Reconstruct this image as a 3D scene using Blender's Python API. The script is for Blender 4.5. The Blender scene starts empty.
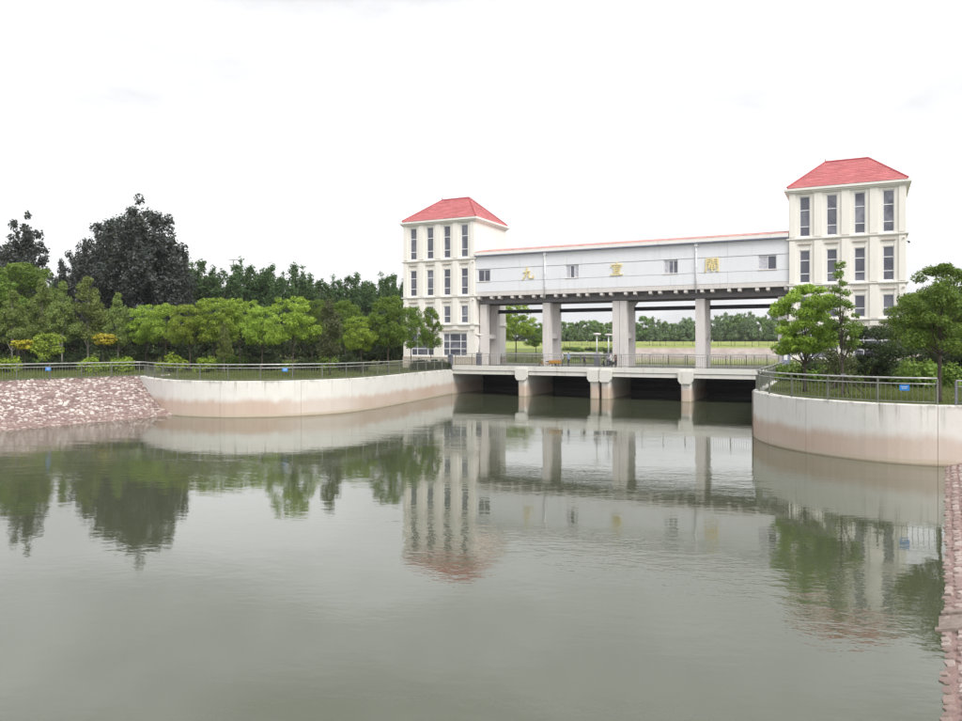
import bpy, bmesh, math, random
import numpy as np
from mathutils import Vector, Matrix

# ------------------------------------------------------------------ camera, sky, sun, exposure
SC = bpy.context.scene
COL = SC.collection
PW, PH, FPX, HORIZ, CAMH = 962.0, 721.0, 755.0, 345.0, 5.5
cam_d = bpy.data.cameras.new('camera'); cam = bpy.data.objects.new('camera', cam_d); COL.objects.link(cam)
cam.location = (0, 0, CAMH); cam.rotation_euler = (math.radians(90), 0, 0)
cam_d.sensor_width = 36; cam_d.lens = 36 * FPX / PW
cam_d.shift_y = -(PH / 2 - HORIZ) / PW
cam_d.clip_start = 0.1; cam_d.clip_end = 6000
SC.camera = cam
SUN_EL, SUN_AZ = math.radians(50), math.radians(150)      # azimuth clockwise from +Y (behind, right)
W = bpy.data.worlds.new('World'); SC.world = W; W.use_nodes = True
nt = W.node_tree; nt.nodes.clear()
wo = nt.nodes.new('ShaderNodeOutputWorld'); bg = nt.nodes.new('ShaderNodeBackground')
sky = nt.nodes.new('ShaderNodeTexSky'); sky.sky_type = 'NISHITA'; sky.sun_disc = False
sky.sun_elevation = SUN_EL; sky.sun_rotation = SUN_AZ; sky.air_density = 1.0; sky.dust_density = 6.0; sky.ozone_density = 1.0
hs = nt.nodes.new('ShaderNodeHueSaturation'); hs.inputs['Saturation'].default_value = 0.10
mxw = nt.nodes.new('ShaderNodeMix'); mxw.data_type = 'RGBA'; mxw.inputs['Factor'].default_value = 0.65
mxw.inputs['B'].default_value = (8.2, 8.3, 8.5, 1)           # the even white of a closed cloud layer
nt.links.new(sky.outputs[0], hs.inputs['Color']); nt.links.new(hs.outputs[0], mxw.inputs['A'])
tcw = nt.nodes.new('ShaderNodeTexCoord'); mpw = nt.nodes.new('ShaderNodeMapping'); mpw.inputs['Scale'].default_value = (1, 1, 2.6)
cn = nt.nodes.new('ShaderNodeTexNoise'); cn.inputs['Scale'].default_value = 1.9; cn.inputs['Detail'].default_value = 7; cn.inputs['Roughness'].default_value = 0.56
cm = nt.nodes.new('ShaderNodeMapRange'); cm.inputs['From Min'].default_value = 0.36; cm.inputs['From Max'].default_value = 0.64; cm.inputs['To Min'].default_value = 0.655; cm.inputs['To Max'].default_value = 1.12
mul = nt.nodes.new('ShaderNodeMix'); mul.data_type = 'RGBA'; mul.blend_type = 'MULTIPLY'; mul.inputs['Factor'].default_value = 1
nt.links.new(tcw.outputs['Generated'], mpw.inputs[0]); nt.links.new(mpw.outputs[0], cn.inputs['Vector']); nt.links.new(cn.outputs['Fac'], cm.inputs['Value'])
nt.links.new(mxw.outputs['Result'], mul.inputs['A']); nt.links.new(cm.outputs[0], mul.inputs['B'])
nt.links.new(mul.outputs['Result'], bg.inputs['Color']); bg.inputs['Strength'].default_value = 0.12
nt.links.new(bg.outputs[0], wo.inputs[0])
sd = bpy.data.lights.new('sun', 'SUN'); sd.energy = 1.5; sd.angle = math.radians(25); sd.color = (1, 0.96, 0.9)
sun = bpy.data.objects.new('sun', sd); COL.objects.link(sun)
sdir = Vector((math.sin(SUN_AZ) * math.cos(SUN_EL), math.cos(SUN_AZ) * math.cos(SUN_EL), math.sin(SUN_EL)))
sun.rotation_euler = (-sdir).to_track_quat('-Z', 'Y').to_euler(); sun.location = (20, -20, 60)
SC.view_settings.view_transform = 'Standard'; SC.view_settings.look = 'None'
SC.view_settings.gamma = 1; SC.view_settings.use_curve_mapping = False
SC.view_settings.exposure = 0.74

# ------------------------------------------------------------------ helpers
RND = random.Random(7)
ANG = math.radians(26.85); CA, SA = math.cos(ANG), math.sin(ANG)
OX, OY = 12.1, 76.9                                           # dam frame: origin at the front of the middle pier
def dam(u, v, z=0.0): return Vector((OX + CA * u + SA * v, OY - SA * u + CA * v, z))
def px(x, Y, z=0.0): return Vector(((x - 481) / FPX * Y, Y, z))
OFF = {}
def tag(o, label=None, cat=None, group=None, kind=None):
    if label: o['label'] = label
    if cat: o['category'] = cat
    if group: o['group'] = group
    if kind: o['kind'] = kind
    return o
def empty(name, loc, rz=0.0, off=None):
    o = bpy.data.objects.new(name, None); COL.objects.link(o); o.empty_display_size = 0.3
    o.location = loc; o.rotation_euler = (0, 0, rz)
    OFF[o.name] = Vector(off) if off is not None else Vector((0, 0, 0))
    return o
def dam_empty(name, u, v, z): return empty(name, dam(u, v, z), -ANG, (u, v, z))
def world_empty(name, x, y, z): return empty(name, (x, y, z), 0, (x, y, z))
class MB:
    def __init__(s): s.v = []; s.f = []
    def add(s, vs, fs):
        b = len(s.v); s.v += [tuple(p) for p in vs]; s.f += [tuple(i + b for i in f) for f in fs]; return s
    def box(s, x0, x1, y0, y1, z0, z1):
        return s.add([(x0,y0,z0),(x1,y0,z0),(x1,y1,z0),(x0,y1,z0),(x0,y0,z1),(x1,y0,z1),(x1,y1,z1),(x0,y1,z1)],
                     [(0,3,2,1),(4,5,6,7),(0,1,5,4),(1,2,6,5),(2,3,7,6),(3,0,4,7)])
    def prism(s, poly, z0, z1):                               # ccw polygon
        n = len(poly)
        return s.add([(p[0],p[1],z0) for p in poly] + [(p[0],p[1],z1) for p in poly],
                     [tuple(range(n - 1, -1, -1)), tuple(range(n, 2 * n))] + [(i,(i+1)%n,n+(i+1)%n,n+i) for i in range(n)])
    def extr(s, prof, axis, a0, a1):                          # profile in the plane across an axis
        n = len(prof)
        def P(p, a): return (a,p[0],p[1]) if axis == 'x' else ((p[0],a,p[1]) if axis == 'y' else (p[0],p[1],a))
        return s.add([P(p,a0) for p in prof] + [P(p,a1) for p in prof],
                     [tuple(range(n - 1, -1, -1)), tuple(range(n, 2 * n))] + [(i,(i+1)%n,n+(i+1)%n,n+i) for i in range(n)])
    def tube(s, pts, r, n=6, cap=True):
        pts = [Vector(p) for p in pts]; rs = r if isinstance(r, (list, tuple)) else [r] * len(pts)
        b = len(s.v); prev = None
        for i, p in enumerate(pts):
            t = (pts[min(i+1,len(pts)-1)] - pts[max(i-1,0)]).normalized()
            if prev is None:
                ref = Vector((0,0,1)) if abs(t.z) < 0.9 else Vector((1,0,0))
                a = t.cross(ref).normalized()
            else:
                a = (prev - t * prev.dot(t)).normalized()
            prev = a; c = t.cross(a)
            for k in range(n):
                q = 2 * math.pi * k / n
                s.v.append(tuple(p + (a * math.cos(q) + c * math.sin(q)) * rs[i]))
        for i in range(len(pts) - 1):
            for k in range(n):
                s.f.append((b+i*n+k, b+i*n+(k+1)%n, b+(i+1)*n+(k+1)%n, b+(i+1)*n+k))
        if cap:
            s.f.append(tuple(b + k for k in range(n - 1, -1, -1))); e = b + (len(pts)-1)*n
            s.f.append(tuple(e + k for k in range(n)))
        return s
    def lathe(s, prof, n=12, c=(0,0,0)):                      # (r, z) profile
        b = len(s.v)
        for r, z in prof:
            for k in range(n):
                q = 2*math.pi*k/n; s.v.append((c[0]+r*math.cos(q), c[1]+r*math.sin(q), c[2]+z))
        for i in range(len(prof)-1):
            for k in range(n): s.f.append((b+i*n+k, b+i*n+(k+1)%n, b+(i+1)*n+(k+1)%n, b+(i+1)*n+k))
        s.f.append(tuple(b+k for k in range(n-1,-1,-1))); e = b+(len(prof)-1)*n; s.f.append(tuple(e+k for k in range(n)))
        return s
    def mesh(s, name, mat, off=Vector((0,0,0)), smooth=False):
        m = bpy.data.meshes.new(name)
        m.from_pydata([(p[0]-off[0], p[1]-off[1], p[2]-off[2]) for p in s.v], [], s.f)
        if mat: m.materials.append(mat)
        if smooth:
            for p in m.polygons: p.use_smooth = True
        m.update(); return m
    def build(s, name, mat, parent=None, smooth=False, fixn=False):
        off = OFF[parent.name] if parent else Vector((0,0,0))
        m = s.mesh(name, mat, off, smooth)
        if fixn:
            bm = bmesh.new(); bm.from_mesh(m); bmesh.ops.recalc_face_normals(bm, faces=bm.faces); bm.to_mesh(m); bm.free()
        return obj(name, m, parent)
def obj(name, mesh, parent=None, loc=None):
    o = bpy.data.objects.new(name, mesh); COL.objects.link(o)
    if parent:
        o.parent = parent; OFF[o.name] = OFF.get(parent.name, Vector((0,0,0)))
    if loc is not None: o.location = loc
    return o
def np_mesh(name, verts, nper, mat):                          # loose polygons of nper corners each
    m = bpy.data.meshes.new(name); n = len(verts); nf = n // nper
    m.vertices.add(n); m.vertices.foreach_set('co', np.asarray(verts, dtype=np.float32).ravel())
    m.loops.add(n); m.loops.foreach_set('vertex_index', np.arange(n, dtype=np.int32))
    m.polygons.add(nf); m.polygons.foreach_set('loop_start', np.arange(0, n, nper, dtype=np.int32))
    m.polygons.foreach_set('loop_total', np.full(nf, nper, dtype=np.int32))
    m.materials.append(mat); m.update(calc_edges=True); return m

# ------------------------------------------------------------------ materials
class NT:
    def __init__(s, name):
        s.m = bpy.data.materials.new(name); s.m.use_nodes = True; s.t = s.m.node_tree; s.t.nodes.clear()
        s.out = s.t.nodes.new('ShaderNodeOutputMaterial')
    def n(s, typ, **kw):
        nd = s.t.nodes.new('ShaderNode' + typ)
        for k, v in kw.items():
            if k in nd.inputs: s.set(nd.inputs[k], v)
            else: setattr(nd, k, v)
        return nd
    def set(s, sock, v):
        if isinstance(v, bpy.types.NodeSocket): s.t.links.new(v, sock)
        else:
            if hasattr(sock, 'default_value'):
                if sock.type == 'RGBA' and len(v) == 3: v = (*v, 1)
                sock.default_value = v
    def pos(s): return s.n('NewGeometry').outputs['Position']
    def mapping(s, vec, scale): 
        nd = s.n('Mapping'); s.set(nd.inputs['Vector'], vec); nd.inputs['Scale'].default_value = scale; return nd.outputs[0]
    def noise(s, vec, scale, detail=4, rough=0.55, out='Fac'):
        nd = s.n('TexNoise'); s.set(nd.inputs['Vector'], vec); nd.inputs['Scale'].default_value = scale
        nd.inputs['Detail'].default_value = detail; nd.inputs['Roughness'].default_value = rough
        return nd.outputs[out]
    def rng(s, v, a, b, c=0.0, d=1.0, smooth=True):
        nd = s.n('MapRange'); nd.interpolation_type = 'SMOOTHSTEP' if smooth else 'LINEAR'
        s.set(nd.inputs['Value'], v)
        for i, q in zip(('From Min','From Max','To Min','To Max'), (a,b,c,d)): s.set(nd.inputs[i], q)
        return nd.outputs['Result']
    def mix(s, f, a, b, blend='MIX'):
        nd = s.n('Mix'); nd.data_type = 'RGBA'; nd.blend_type = blend
        s.set(nd.inputs['Factor'], f); s.set(nd.inputs[6], a); s.set(nd.inputs[7], b); return nd.outputs[2]
    def math(s, op, a, b=0.0):
        nd = s.n('Math'); nd.operation = op; s.set(nd.inputs[0], a); s.set(nd.inputs[1], b); return nd.outputs[0]
    def z(s, vec): 
        nd = s.n('SeparateXYZ'); s.set(nd.inputs[0], vec); return nd.outputs[2]
    def bump(s, h, strength=0.3, dist=0.05, normal=None):
        nd = s.n('Bump'); s.set(nd.inputs['Height'], h); nd.inputs['Strength'].default_value = strength
        nd.inputs['Distance'].default_value = dist
        if normal is not None: s.set(nd.inputs['Normal'], normal)
        return nd.outputs[0]
    def principled(s, color, rough=0.7, metal=0.0, spec=0.4, normal=None, ior=1.45):
        p = s.n('BsdfPrincipled'); s.set(p.inputs['Base Color'], color); s.set(p.inputs['Roughness'], rough)
        p.inputs['Metallic'].default_value = metal; p.inputs['Specular IOR Level'].default_value = spec
        p.inputs['IOR'].default_value = ior
        if normal is not None: s.set(p.inputs['Normal'], normal)
        s.t.links.new(p.outputs[0], s.out.inputs[0]); return p
def mat_plain(name, col, rough=0.6, metal=0.0, var=0.12, scale=3.0, spec=0.4, bump=0.0):
    t = NT(name); P = t.pos(); n = t.noise(P, scale, 5)
    c = t.mix(t.rng(n, 0.3, 0.75), [k*(1+var*0.6) for k in col], [k*(1-var) for k in col])
    t.principled(c, rough, metal, spec, t.bump(t.noise(P, scale*6, 4), bump, 0.02) if bump else None); return t.m
def mat_facade(name, col, dirt, amount=0.25, seed=0.0):
    t = NT(name); P = t.pos()
    streak = t.noise(t.mapping(P, (1.6, 1.6, 0.10)), 1.7, 5, 0.6)
    blot = t.noise(P, 0.45, 5, 0.6)
    f = t.math('MULTIPLY', t.rng(streak, 0.48, 0.8), t.rng(blot, 0.35, 0.7))
    c = t.mix(t.math('MULTIPLY', f, amount*2.2), col, dirt)
    c = t.mix(t.math('MULTIPLY', t.rng(t.noise(P, 5, 5), 0.35, 0.8), 0.10), c, dirt)
    t.principled(c, 0.75, 0, 0.3, t.bump(t.noise(P, 14, 4), 0.15, 0.01)); return t.m
def mat_hydro(name, top, tan, low):
    t = NT(name); P = t.pos(); z = t.z(P)
    wob = t.math('MULTIPLY', t.math('SUBTRACT', t.noise(t.mapping(P, (1,1,0.3)), 0.9, 7, 0.68), 0.5), 1.0)
    zz = t.math('ADD', z, wob)
    streak = t.noise(t.mapping(P, (1,1,0.05)), 3.2, 5, 0.65)
    blot = t.noise(P, 0.8, 6, 0.65)
    c = t.mix(t.math('MULTIPLY', t.rng(blot, 0.4, 0.75), 0.35), top, [k*0.80 for k in top])
    drip = t.math('MULTIPLY', t.rng(streak, 0.56, 0.72), t.rng(zz, 1.2, 2.8))
    c = t.mix(t.math('MULTIPLY', drip, 0.75), c, (0.24, 0.22, 0.18))
    edge = t.math('MULTIPLY', t.rng(z, 2.45, 2.76), t.rng(t.noise(P, 1.3, 6, 0.7), 0.48, 0.62)); c = t.mix(t.math('MULTIPLY', edge, 0.6), c, (0.20, 0.19, 0.15))
    band = t.math('MULTIPLY', t.rng(zz, 1.58, 0.98), t.rng(t.noise(P, 0.12, 2), 0.3, 0.65, 0.55, 1.0))
    tn = t.mix(t.math('MULTIPLY', t.rng(streak, 0.4, 0.75), 0.4), tan, [k*0.8 for k in tan])
    c = t.mix(band, c, tn)
    c = t.mix(t.rng(t.math('ADD', z, t.math('MULTIPLY', wob, 0.25)), 0.30, 0.20), c, low)
    c = t.mix(t.rng(t.math('ADD', z, t.math('MULTIPLY', wob, 0.15)), 0.10, 0.03), c, (0.34, 0.28, 0.21))
    t.principled(c, 0.85, 0, 0.25, t.bump(t.noise(P, 7, 6, 0.65), 0.35, 0.02)); return t.m
def mat_leaf(name, ca, cb, trans=0.35, objvar=0.35):
    t = NT(name); g = t.n('NewGeometry'); oi = t.n('ObjectInfo')
    c = t.mix(g.outputs['Random Per Island'], ca, cb)
    hsv = t.n('HueSaturation'); t.set(hsv.inputs['Color'], c)
    t.set(hsv.inputs['Value'], t.rng(oi.outputs['Random'], 0, 1, 1-objvar*0.5, 1+objvar*0.5, False))
    t.set(hsv.inputs['Hue'], t.rng(oi.outputs['Random'], 0, 1, 0.488, 0.512, False))
    c = hsv.outputs[0]
    d = t.n('BsdfPrincipled'); t.set(d.inputs['Base Color'], c); d.inputs['Roughness'].default_value = 0.6
    d.inputs['Specular IOR Level'].default_value = 0.3
    tr = t.n('BsdfTranslucent'); t.set(tr.inputs['Color'], t.mix(0.5, c, (0.30, 0.42, 0.04)))
    ms = t.n('MixShader'); ms.inputs[0].default_value = trans
    t.t.links.new(d.outputs[0], ms.inputs[1]); t.t.links.new(tr.outputs[0], ms.inputs[2])
    t.t.links.new(ms.outputs[0], t.out.inputs[0]); return t.m
def mat_stone(name, island, tone=1.0):
    t = NT(name); g = t.n('NewGeometry'); P = g.outputs['Position']
    r = g.outputs['Random Per Island'] if island else t.n('ObjectInfo').outputs['Random']
    cr = t.n('ValToRGB'); t.set(cr.inputs[0], r); e = cr.color_ramp.elements
    e[0].position = 0; e[0].color = (0.20, 0.145, 0.135, 1); e[1].position = 1; e[1].color = (0.66, 0.62, 0.58, 1)
    for p_, c_ in ((0.3, (0.27, 0.20, 0.185, 1)), (0.58, (0.34, 0.265, 0.24, 1)), (0.72, (0.52, 0.46, 0.42, 1))):
        q = e.new(p_); q.color = c_
    c = t.mix(t.math('MULTIPLY', t.rng(t.noise(P, 9, 5), 0.4, 0.8), 0.4), t.mix(1.0, cr.outputs[0], (tone,tone,tone), 'MULTIPLY'), (0.24, 0.17, 0.15))
    wet = t.rng(t.math('ADD', t.z(P), t.math('MULTIPLY', t.noise(P, 0.6, 4), 1.0)), 1.25, 0.55)
    c = t.mix(t.math('MULTIPLY', wet, 0.55), c, (0.30, 0.22, 0.195))
    c = t.mix(t.rng(t.math('ADD', t.z(P), t.math('MULTIPLY', t.noise(P, 1.5, 4), 0.12)), 0.16, 0.06, 0.0, 0.40), c, (0.15, 0.11, 0.09))
    t.principled(c, 0.8, 0, 0.3, t.bump(t.noise(P, 18, 5), 0.5, 0.02)); return t.m
def mat_ground(name, a, b, c, s1=0.35):
    t = NT(name); P = t.pos()
    k = t.mix(t.rng(t.noise(P, s1, 6, 0.65), 0.35, 0.68), a, b)
    k = t.mix(t.math('MULTIPLY', t.rng(t.noise(P, s1*4.3, 5, 0.6), 0.5, 0.75), 0.7), k, c)
    t.principled(k, 0.95, 0, 0.1, t.bump(t.noise(P, 9, 5), 0.8, 0.06)); return t.m
def mat_water(name, base, fine=1.0):
    t = NT(name); P = t.pos()
    rot = t.n('Mapping'); t.set(rot.inputs['Vector'], P); rot.inputs['Rotation'].default_value = (0, 0, math.radians(8))
    V = rot.outputs[0]
    patch = t.rng(t.noise(t.mapping(V, (0.5, 1, 1)), 0.085, 3, 0.5), 0.46, 0.66, 0.35, 1.7)
    n1 = t.noise(t.mapping(V, (0.55, 1, 1)), 1.15, 3, 0.5)
    n2 = t.noise(t.mapping(V, (0.6, 1, 1)), 4.0, 3, 0.55)
    n3 = t.noise(t.mapping(V, (0.8, 1, 1)), 0.22, 2, 0.5)
    h = t.math('ADD', t.math('MULTIPLY', n1, 0.0085*fine), t.math('MULTIPLY', n2, 0.0052*fine))
    h = t.math('MULTIPLY', h, patch)
    h = t.math('ADD', h, t.math('MULTIPLY', n3, 0.009))
    bp = t.bump(h, 1.0, 1.0)
    c = t.mix(t.rng(t.noise(P, 0.05, 4, 0.6), 0.35, 0.7), base, [base[0]*0.86, base[1]*0.90, base[2]*0.84])
    p_ = t.principled(c, 0.02, 0, 0.5, bp, 1.72); p_.inputs['Specular Tint'].default_value = (0.99, 0.98, 0.90, 1); return t.m

M = {}
M['cream'] = mat_facade('cream_render', (0.82, 0.79, 0.74), (0.58, 0.52, 0.45), 0.20)
M['trim'] = mat_facade('cornice_paint', (0.80, 0.78, 0.74), (0.50, 0.46, 0.40), 0.28)
M['course'] = mat_plain('course_stone', (0.52, 0.46, 0.40), 0.8)
M['panel'] = mat_facade('grey_white_panel', (0.74, 0.75, 0.78), (0.55, 0.54, 0.53), 0.25)
M['concrete'] = mat_facade('column_concrete', (0.66, 0.62, 0.60), (0.34, 0.31, 0.30), 0.35)
M['shade_concrete'] = mat_plain('shade_dark_concrete', (0.20, 0.19, 0.20), 0.85, bump=0.2)  # darker concrete: shade of undersides and recesses put into the colour
M['hydro'] = mat_hydro('stained_wall_concrete', (0.68, 0.665, 0.63), (0.52, 0.40, 0.325), (0.50, 0.43, 0.34))
M['deck_edge'] = mat_facade('deck_edge_concrete', (0.66, 0.65, 0.61), (0.40, 0.37, 0.32), 0.4)
M['asphalt'] = mat_plain('deck_surface', (0.12, 0.12, 0.12), 0.9)
M['steel'] = mat_plain('stainless_steel', (0.48, 0.48, 0.47), 0.38, 0.6, 0.25)
M['steel_dull'] = mat_plain('weathered_railing', (0.17, 0.18, 0.15), 0.5, 0.35, 0.25)
M['darksteel'] = mat_plain('dark_steel', (0.035, 0.035, 0.045), 0.55, 0.3)
M['gate'] = mat_plain('gate_steel', (0.02, 0.018, 0.02), 0.7, 0.2)  # near-black, the deep shade below the deck is put into the colour
M['frame'] = mat_plain('white_window_frame', (0.80, 0.80, 0.82), 0.45, 0, 0.05)
M['curtain'] = mat_plain('grey_curtain', (0.50, 0.50, 0.55), 0.8, 0, 0.3, 6)
t = NT('window_glass'); P_ = t.pos()
oi_ = t.n('ObjectInfo').outputs['Random']
t.principled(t.mix(t.math('MULTIPLY', t.rng(t.noise(P_, 0.7, 3), 0.35, 0.65), oi_), (0.085, 0.088, 0.115), (0.26, 0.265, 0.31)), 0.04, 0, 0.6, t.bump(t.noise(P_, 0.8, 2), 0.1, 0.03)); M['glass'] = t.m
def mat_tile():
    t = NT('red_roof_tile'); g = t.n('NewGeometry'); P = g.outputs['Position']
    c = t.mix(g.outputs['Random Per Island'], (0.60, 0.22, 0.225), (0.46, 0.155, 0.165))
    c = t.mix(t.math('MULTIPLY', t.rng(t.noise(P, 1.1, 6, 0.65), 0.42, 0.7), 0.55), c, (0.42, 0.14, 0.14))
    c = t.mix(t.math('MULTIPLY', t.rng(t.noise(P, 6, 4), 0.5, 0.75), 0.5), c, (0.66, 0.24, 0.24))
    t.principled(c, 0.6, 0, 0.4, t.bump(t.noise(P, 5, 4), 0.5, 0.03)); return t.m
M['tile'] = mat_tile()
M['tile_faded'] = mat_plain('faded_pink_tile', (0.66, 0.40, 0.38), 0.7, 0, 0.25, 1.5)
M['ridge'] = mat_plain('ridge_tile', (0.36, 0.07, 0.08), 0.7)
M['gold'] = mat_plain('gold_letter', (0.76, 0.64, 0.33), 0.5, 0.1, 0.2)
M['white'] = mat_plain('white_paint', (0.78, 0.78, 0.79), 0.5)
M['bluegrey'] = mat_plain('blue_grey_paint', (0.22, 0.24, 0.31), 0.55)
M['greypost'] = mat_plain('grey_post', (0.16, 0.16, 0.19), 0.55)
M['blue'] = mat_plain('blue_sign', (0.03, 0.22, 0.62), 0.5, 0, 0.08)
M['outfall'] = mat_ground('worn_outfall_concrete', (0.22, 0.18, 0.155), (0.30, 0.25, 0.215), (0.15, 0.12, 0.10), 2.0)
M['stone_many'] = mat_stone('laid_stone', True)
M['stone_one'] = mat_stone('laid_stone_near', False, 0.88)
M['mortar'] = mat_ground('pink_mortar', (0.24, 0.165, 0.15), (0.30, 0.215, 0.195), (0.19, 0.14, 0.13), 0.8)
M['farstone'] = mat_ground('far_bank_stone', (0.30, 0.25, 0.225), (0.40, 0.35, 0.32), (0.22, 0.17, 0.15), 0.25)
M['ground'] = mat_ground('bank_soil_grass', (0.055, 0.075, 0.022), (0.10, 0.105, 0.035), (0.14, 0.11, 0.065), 0.30)
M['lawn'] = mat_ground('lawn_grass', (0.25, 0.29, 0.095), (0.29, 0.325, 0.115), (0.22, 0.25, 0.09), 0.10)
M['scrub'] = mat_ground('scrub_slope', (0.13, 0.17, 0.055), (0.18, 0.20, 0.075), (0.22, 0.165, 0.11), 0.12)
M['water'] = mat_water('canal_water', (0.066, 0.073, 0.046))
M['water_up'] = mat_water('upstream_water', (0.06, 0.06, 0.04), 0.6)
M['bark'] = mat_plain('bark', (0.075, 0.06, 0.05), 0.9, 0, 0.3, 5, bump=0.5)
M['bark_pale'] = mat_plain('pale_bark', (0.22, 0.20, 0.18), 0.9, 0, 0.3, 5, bump=0.4)
M['leaf_lime'] = mat_leaf('leaf_lime', (0.16, 0.245, 0.03), (0.38, 0.49, 0.075), 0.4, 0.5)
M['leaf_green'] = mat_leaf('leaf_green', (0.075, 0.14, 0.022), (0.19, 0.29, 0.05), 0.35, 0.4)
M['leaf_olive'] = mat_leaf('leaf_olive', (0.10, 0.135, 0.035), (0.23, 0.28, 0.08), 0.3, 0.45)
M['leaf_grey'] = mat_leaf('leaf_grey', (0.075, 0.085, 0.045), (0.12, 0.13, 0.07), 0.3, 0.3)
M['leaf_bronze'] = mat_leaf('leaf_bronze', (0.026, 0.034, 0.034), (0.082, 0.090, 0.088), 0.12, 0.3)
M['leaf_poplar'] = mat_leaf('leaf_poplar', (0.035, 0.08, 0.028), (0.085, 0.155, 0.055), 0.2, 0.35)
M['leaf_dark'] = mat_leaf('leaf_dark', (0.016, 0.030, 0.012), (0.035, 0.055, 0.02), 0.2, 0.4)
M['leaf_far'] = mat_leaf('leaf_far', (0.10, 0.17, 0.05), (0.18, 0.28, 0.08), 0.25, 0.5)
M['leaf_hazeblue'] = mat_leaf('leaf_haze_blue', (0.11, 0.165, 0.09), (0.18, 0.25, 0.13), 0.25, 0.4)  # leaf colour paled and blued to carry the distance haze
M['leaf_yellow'] = mat_leaf('leaf_yellow', (0.30, 0.26, 0.02), (0.50, 0.42, 0.05), 0.3, 0.2)
M['leaf_bush'] = mat_leaf('leaf_bush', (0.16, 0.26, 0.02), (0.28, 0.38, 0.04), 0.3, 0.3)
M['grass'] = mat_leaf('grass_blade', (0.075, 0.105, 0.028), (0.15, 0.165, 0.055), 0.3, 0.1)

# ------------------------------------------------------------------ setting: water, ground, slopes
def poly_obj(name, pts, mat, kind='structure'):
    m = bpy.data.meshes.new(name); bm = bmesh.new()
    f = bm.faces.new([bm.verts.new(p) for p in pts]); f.normal_update()
    if f.normal.z < 0: f.normal_flip()
    bmesh.ops.triangulate(bm, faces=bm.faces[:]); bm.to_mesh(m); bm.free(); m.materials.append(mat)
    return tag(obj(name, m), kind=kind)
poly_obj('water', [dam(-75, -190), dam(75, -190), dam(75, 7.6), dam(-75, 7.6)], M['water'])
poly_obj('upstream_water', [dam(-17.3, 8.2, 2.0), dam(17.3, 8.2, 2.0), dam(17.3, 14, 2.0), Vector((420, 60, 2.0)), Vector((420, 300, 2.0)),
                            Vector((-20, 300, 2.0)), dam(-17.3, 20, 2.0)], M['water_up'])
WALL_L = [(-30.4,67),(-27.1,62.2),(-24.0,58.9),(-20.2,57.3),(-17,57.3),(-13.95,58.5),(-11.2,60.9),(-9.2,65.0),(-7.6,70),(-5.6,77.0),tuple(dam(-17.2,-0.1)[:2])]
WALL_R = [tuple(dam(17.2,-0.1)[:2]),(17.4,47.8),(16.35,45.2),(15.95,42.6),(16.15,40.2),(16.8,38.2),(18.0,36.3),(19.4,35.0),(21.3,34.2),(25,33.3),(31.2,32.0)]
def smooth_path(pts, n=4):
    out = []
    P = [Vector((p[0], p[1], 0)) for p in pts]
    for i in range(len(P)-1):
        a, b, c, d = P[max(i-1,0)], P[i], P[i+1], P[min(i+2,len(P)-1)]
        if (c-b).length > 12: k = 1
        else: k = n
        for j in range(k):
            q = j/k
            out.append(0.5*((2*b)+(c-a)*q+(2*a-5*b+4*c-d)*q*q+(3*b-a-3*c+d)*q**3) if k > 1 else b.copy())
    out.append(P[-1]); return out
def offset_path(path, d):                                     # to the left of the walking direction
    out = []
    for i, p in enumerate(path):
        t_ = (path[min(i+1,len(path)-1)] - path[max(i-1,0)]).normalized()
        out.append(p + Vector((-t_.y, t_.x, 0)) * d)
    return out
PL, PR = smooth_path(WALL_L), smooth_path(WALL_R)
GZ = 2.70
gl = offset_path(PL, 0.25)
gr = offset_path(PR, 0.25)
left_poly = [(-108.4,-61)] + [(p.x,p.y) for p in gl] + [tuple(dam(-17.3,14.6)[:2]),(8,115),(15,150),(22,200),(28,291),(-1500,291),(-1500,-61)]
right_poly = [(-21.7,-53)] + [(p.x,p.y) for p in reversed(gr)] + [tuple(dam(17.3,14.6)[:2]),(44,95),(75,108),(150,135),(1200,150),(1200,-53)]
gm = bpy.data.meshes.new('ground'); bm = bmesh.new()
for pl in (left_poly, right_poly):
    f = bm.faces.new([bm.verts.new((x,y,GZ)) for x,y in pl]); f.normal_update()
    if f.normal.z < 0: f.normal_flip()
f = bm.faces.new([bm.verts.new(p) for p in ((-3000,320,7),(3000,320,7),(3000,5000,7),(-3000,5000,7))])
for a, b in (((8,115),(15,150)),((15,150),(22,200)),((22,200),(28,291))):
    bm.faces.new([bm.verts.new(p) for p in ((a[0],a[1],GZ),(b[0],b[1],GZ),(b[0]+3,b[1],1.6),(a[0]+3,a[1],1.6))])
bmesh.ops.triangulate(bm, faces=bm.faces[:]); bm.to_mesh(gm); bm.free(); gm.materials.append(M['ground'])
tag(obj('ground', gm), kind='structure')
tag(MB().add([(-3000,296,4.2),(3000,296,4.2),(3000,320.5,7.02),(-3000,320.5,7.02)],[(0,1,2,3)]).build('lawn', M['lawn']), kind='structure')
tag(MB().add([(-3000,288,2.6),(47,288,2.6),(47,296,4.19),(-3000,296,4.19)],[(0,1,2,3)]).add([(47,289.5,1.6),(52,289.5,1.6),(52,296,4.19),(47,296,4.19)],[(0,1,2,3)]).build('scrub_slope', M['scrub']), kind='structure')
tag(MB().add([(50,289.2,1.5),(900,289.2,1.5),(900,296,4.25),(50,296,4.25)],[(0,1,2,3)]).build('far_stone_bank', M['farstone']), kind='structure')

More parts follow.
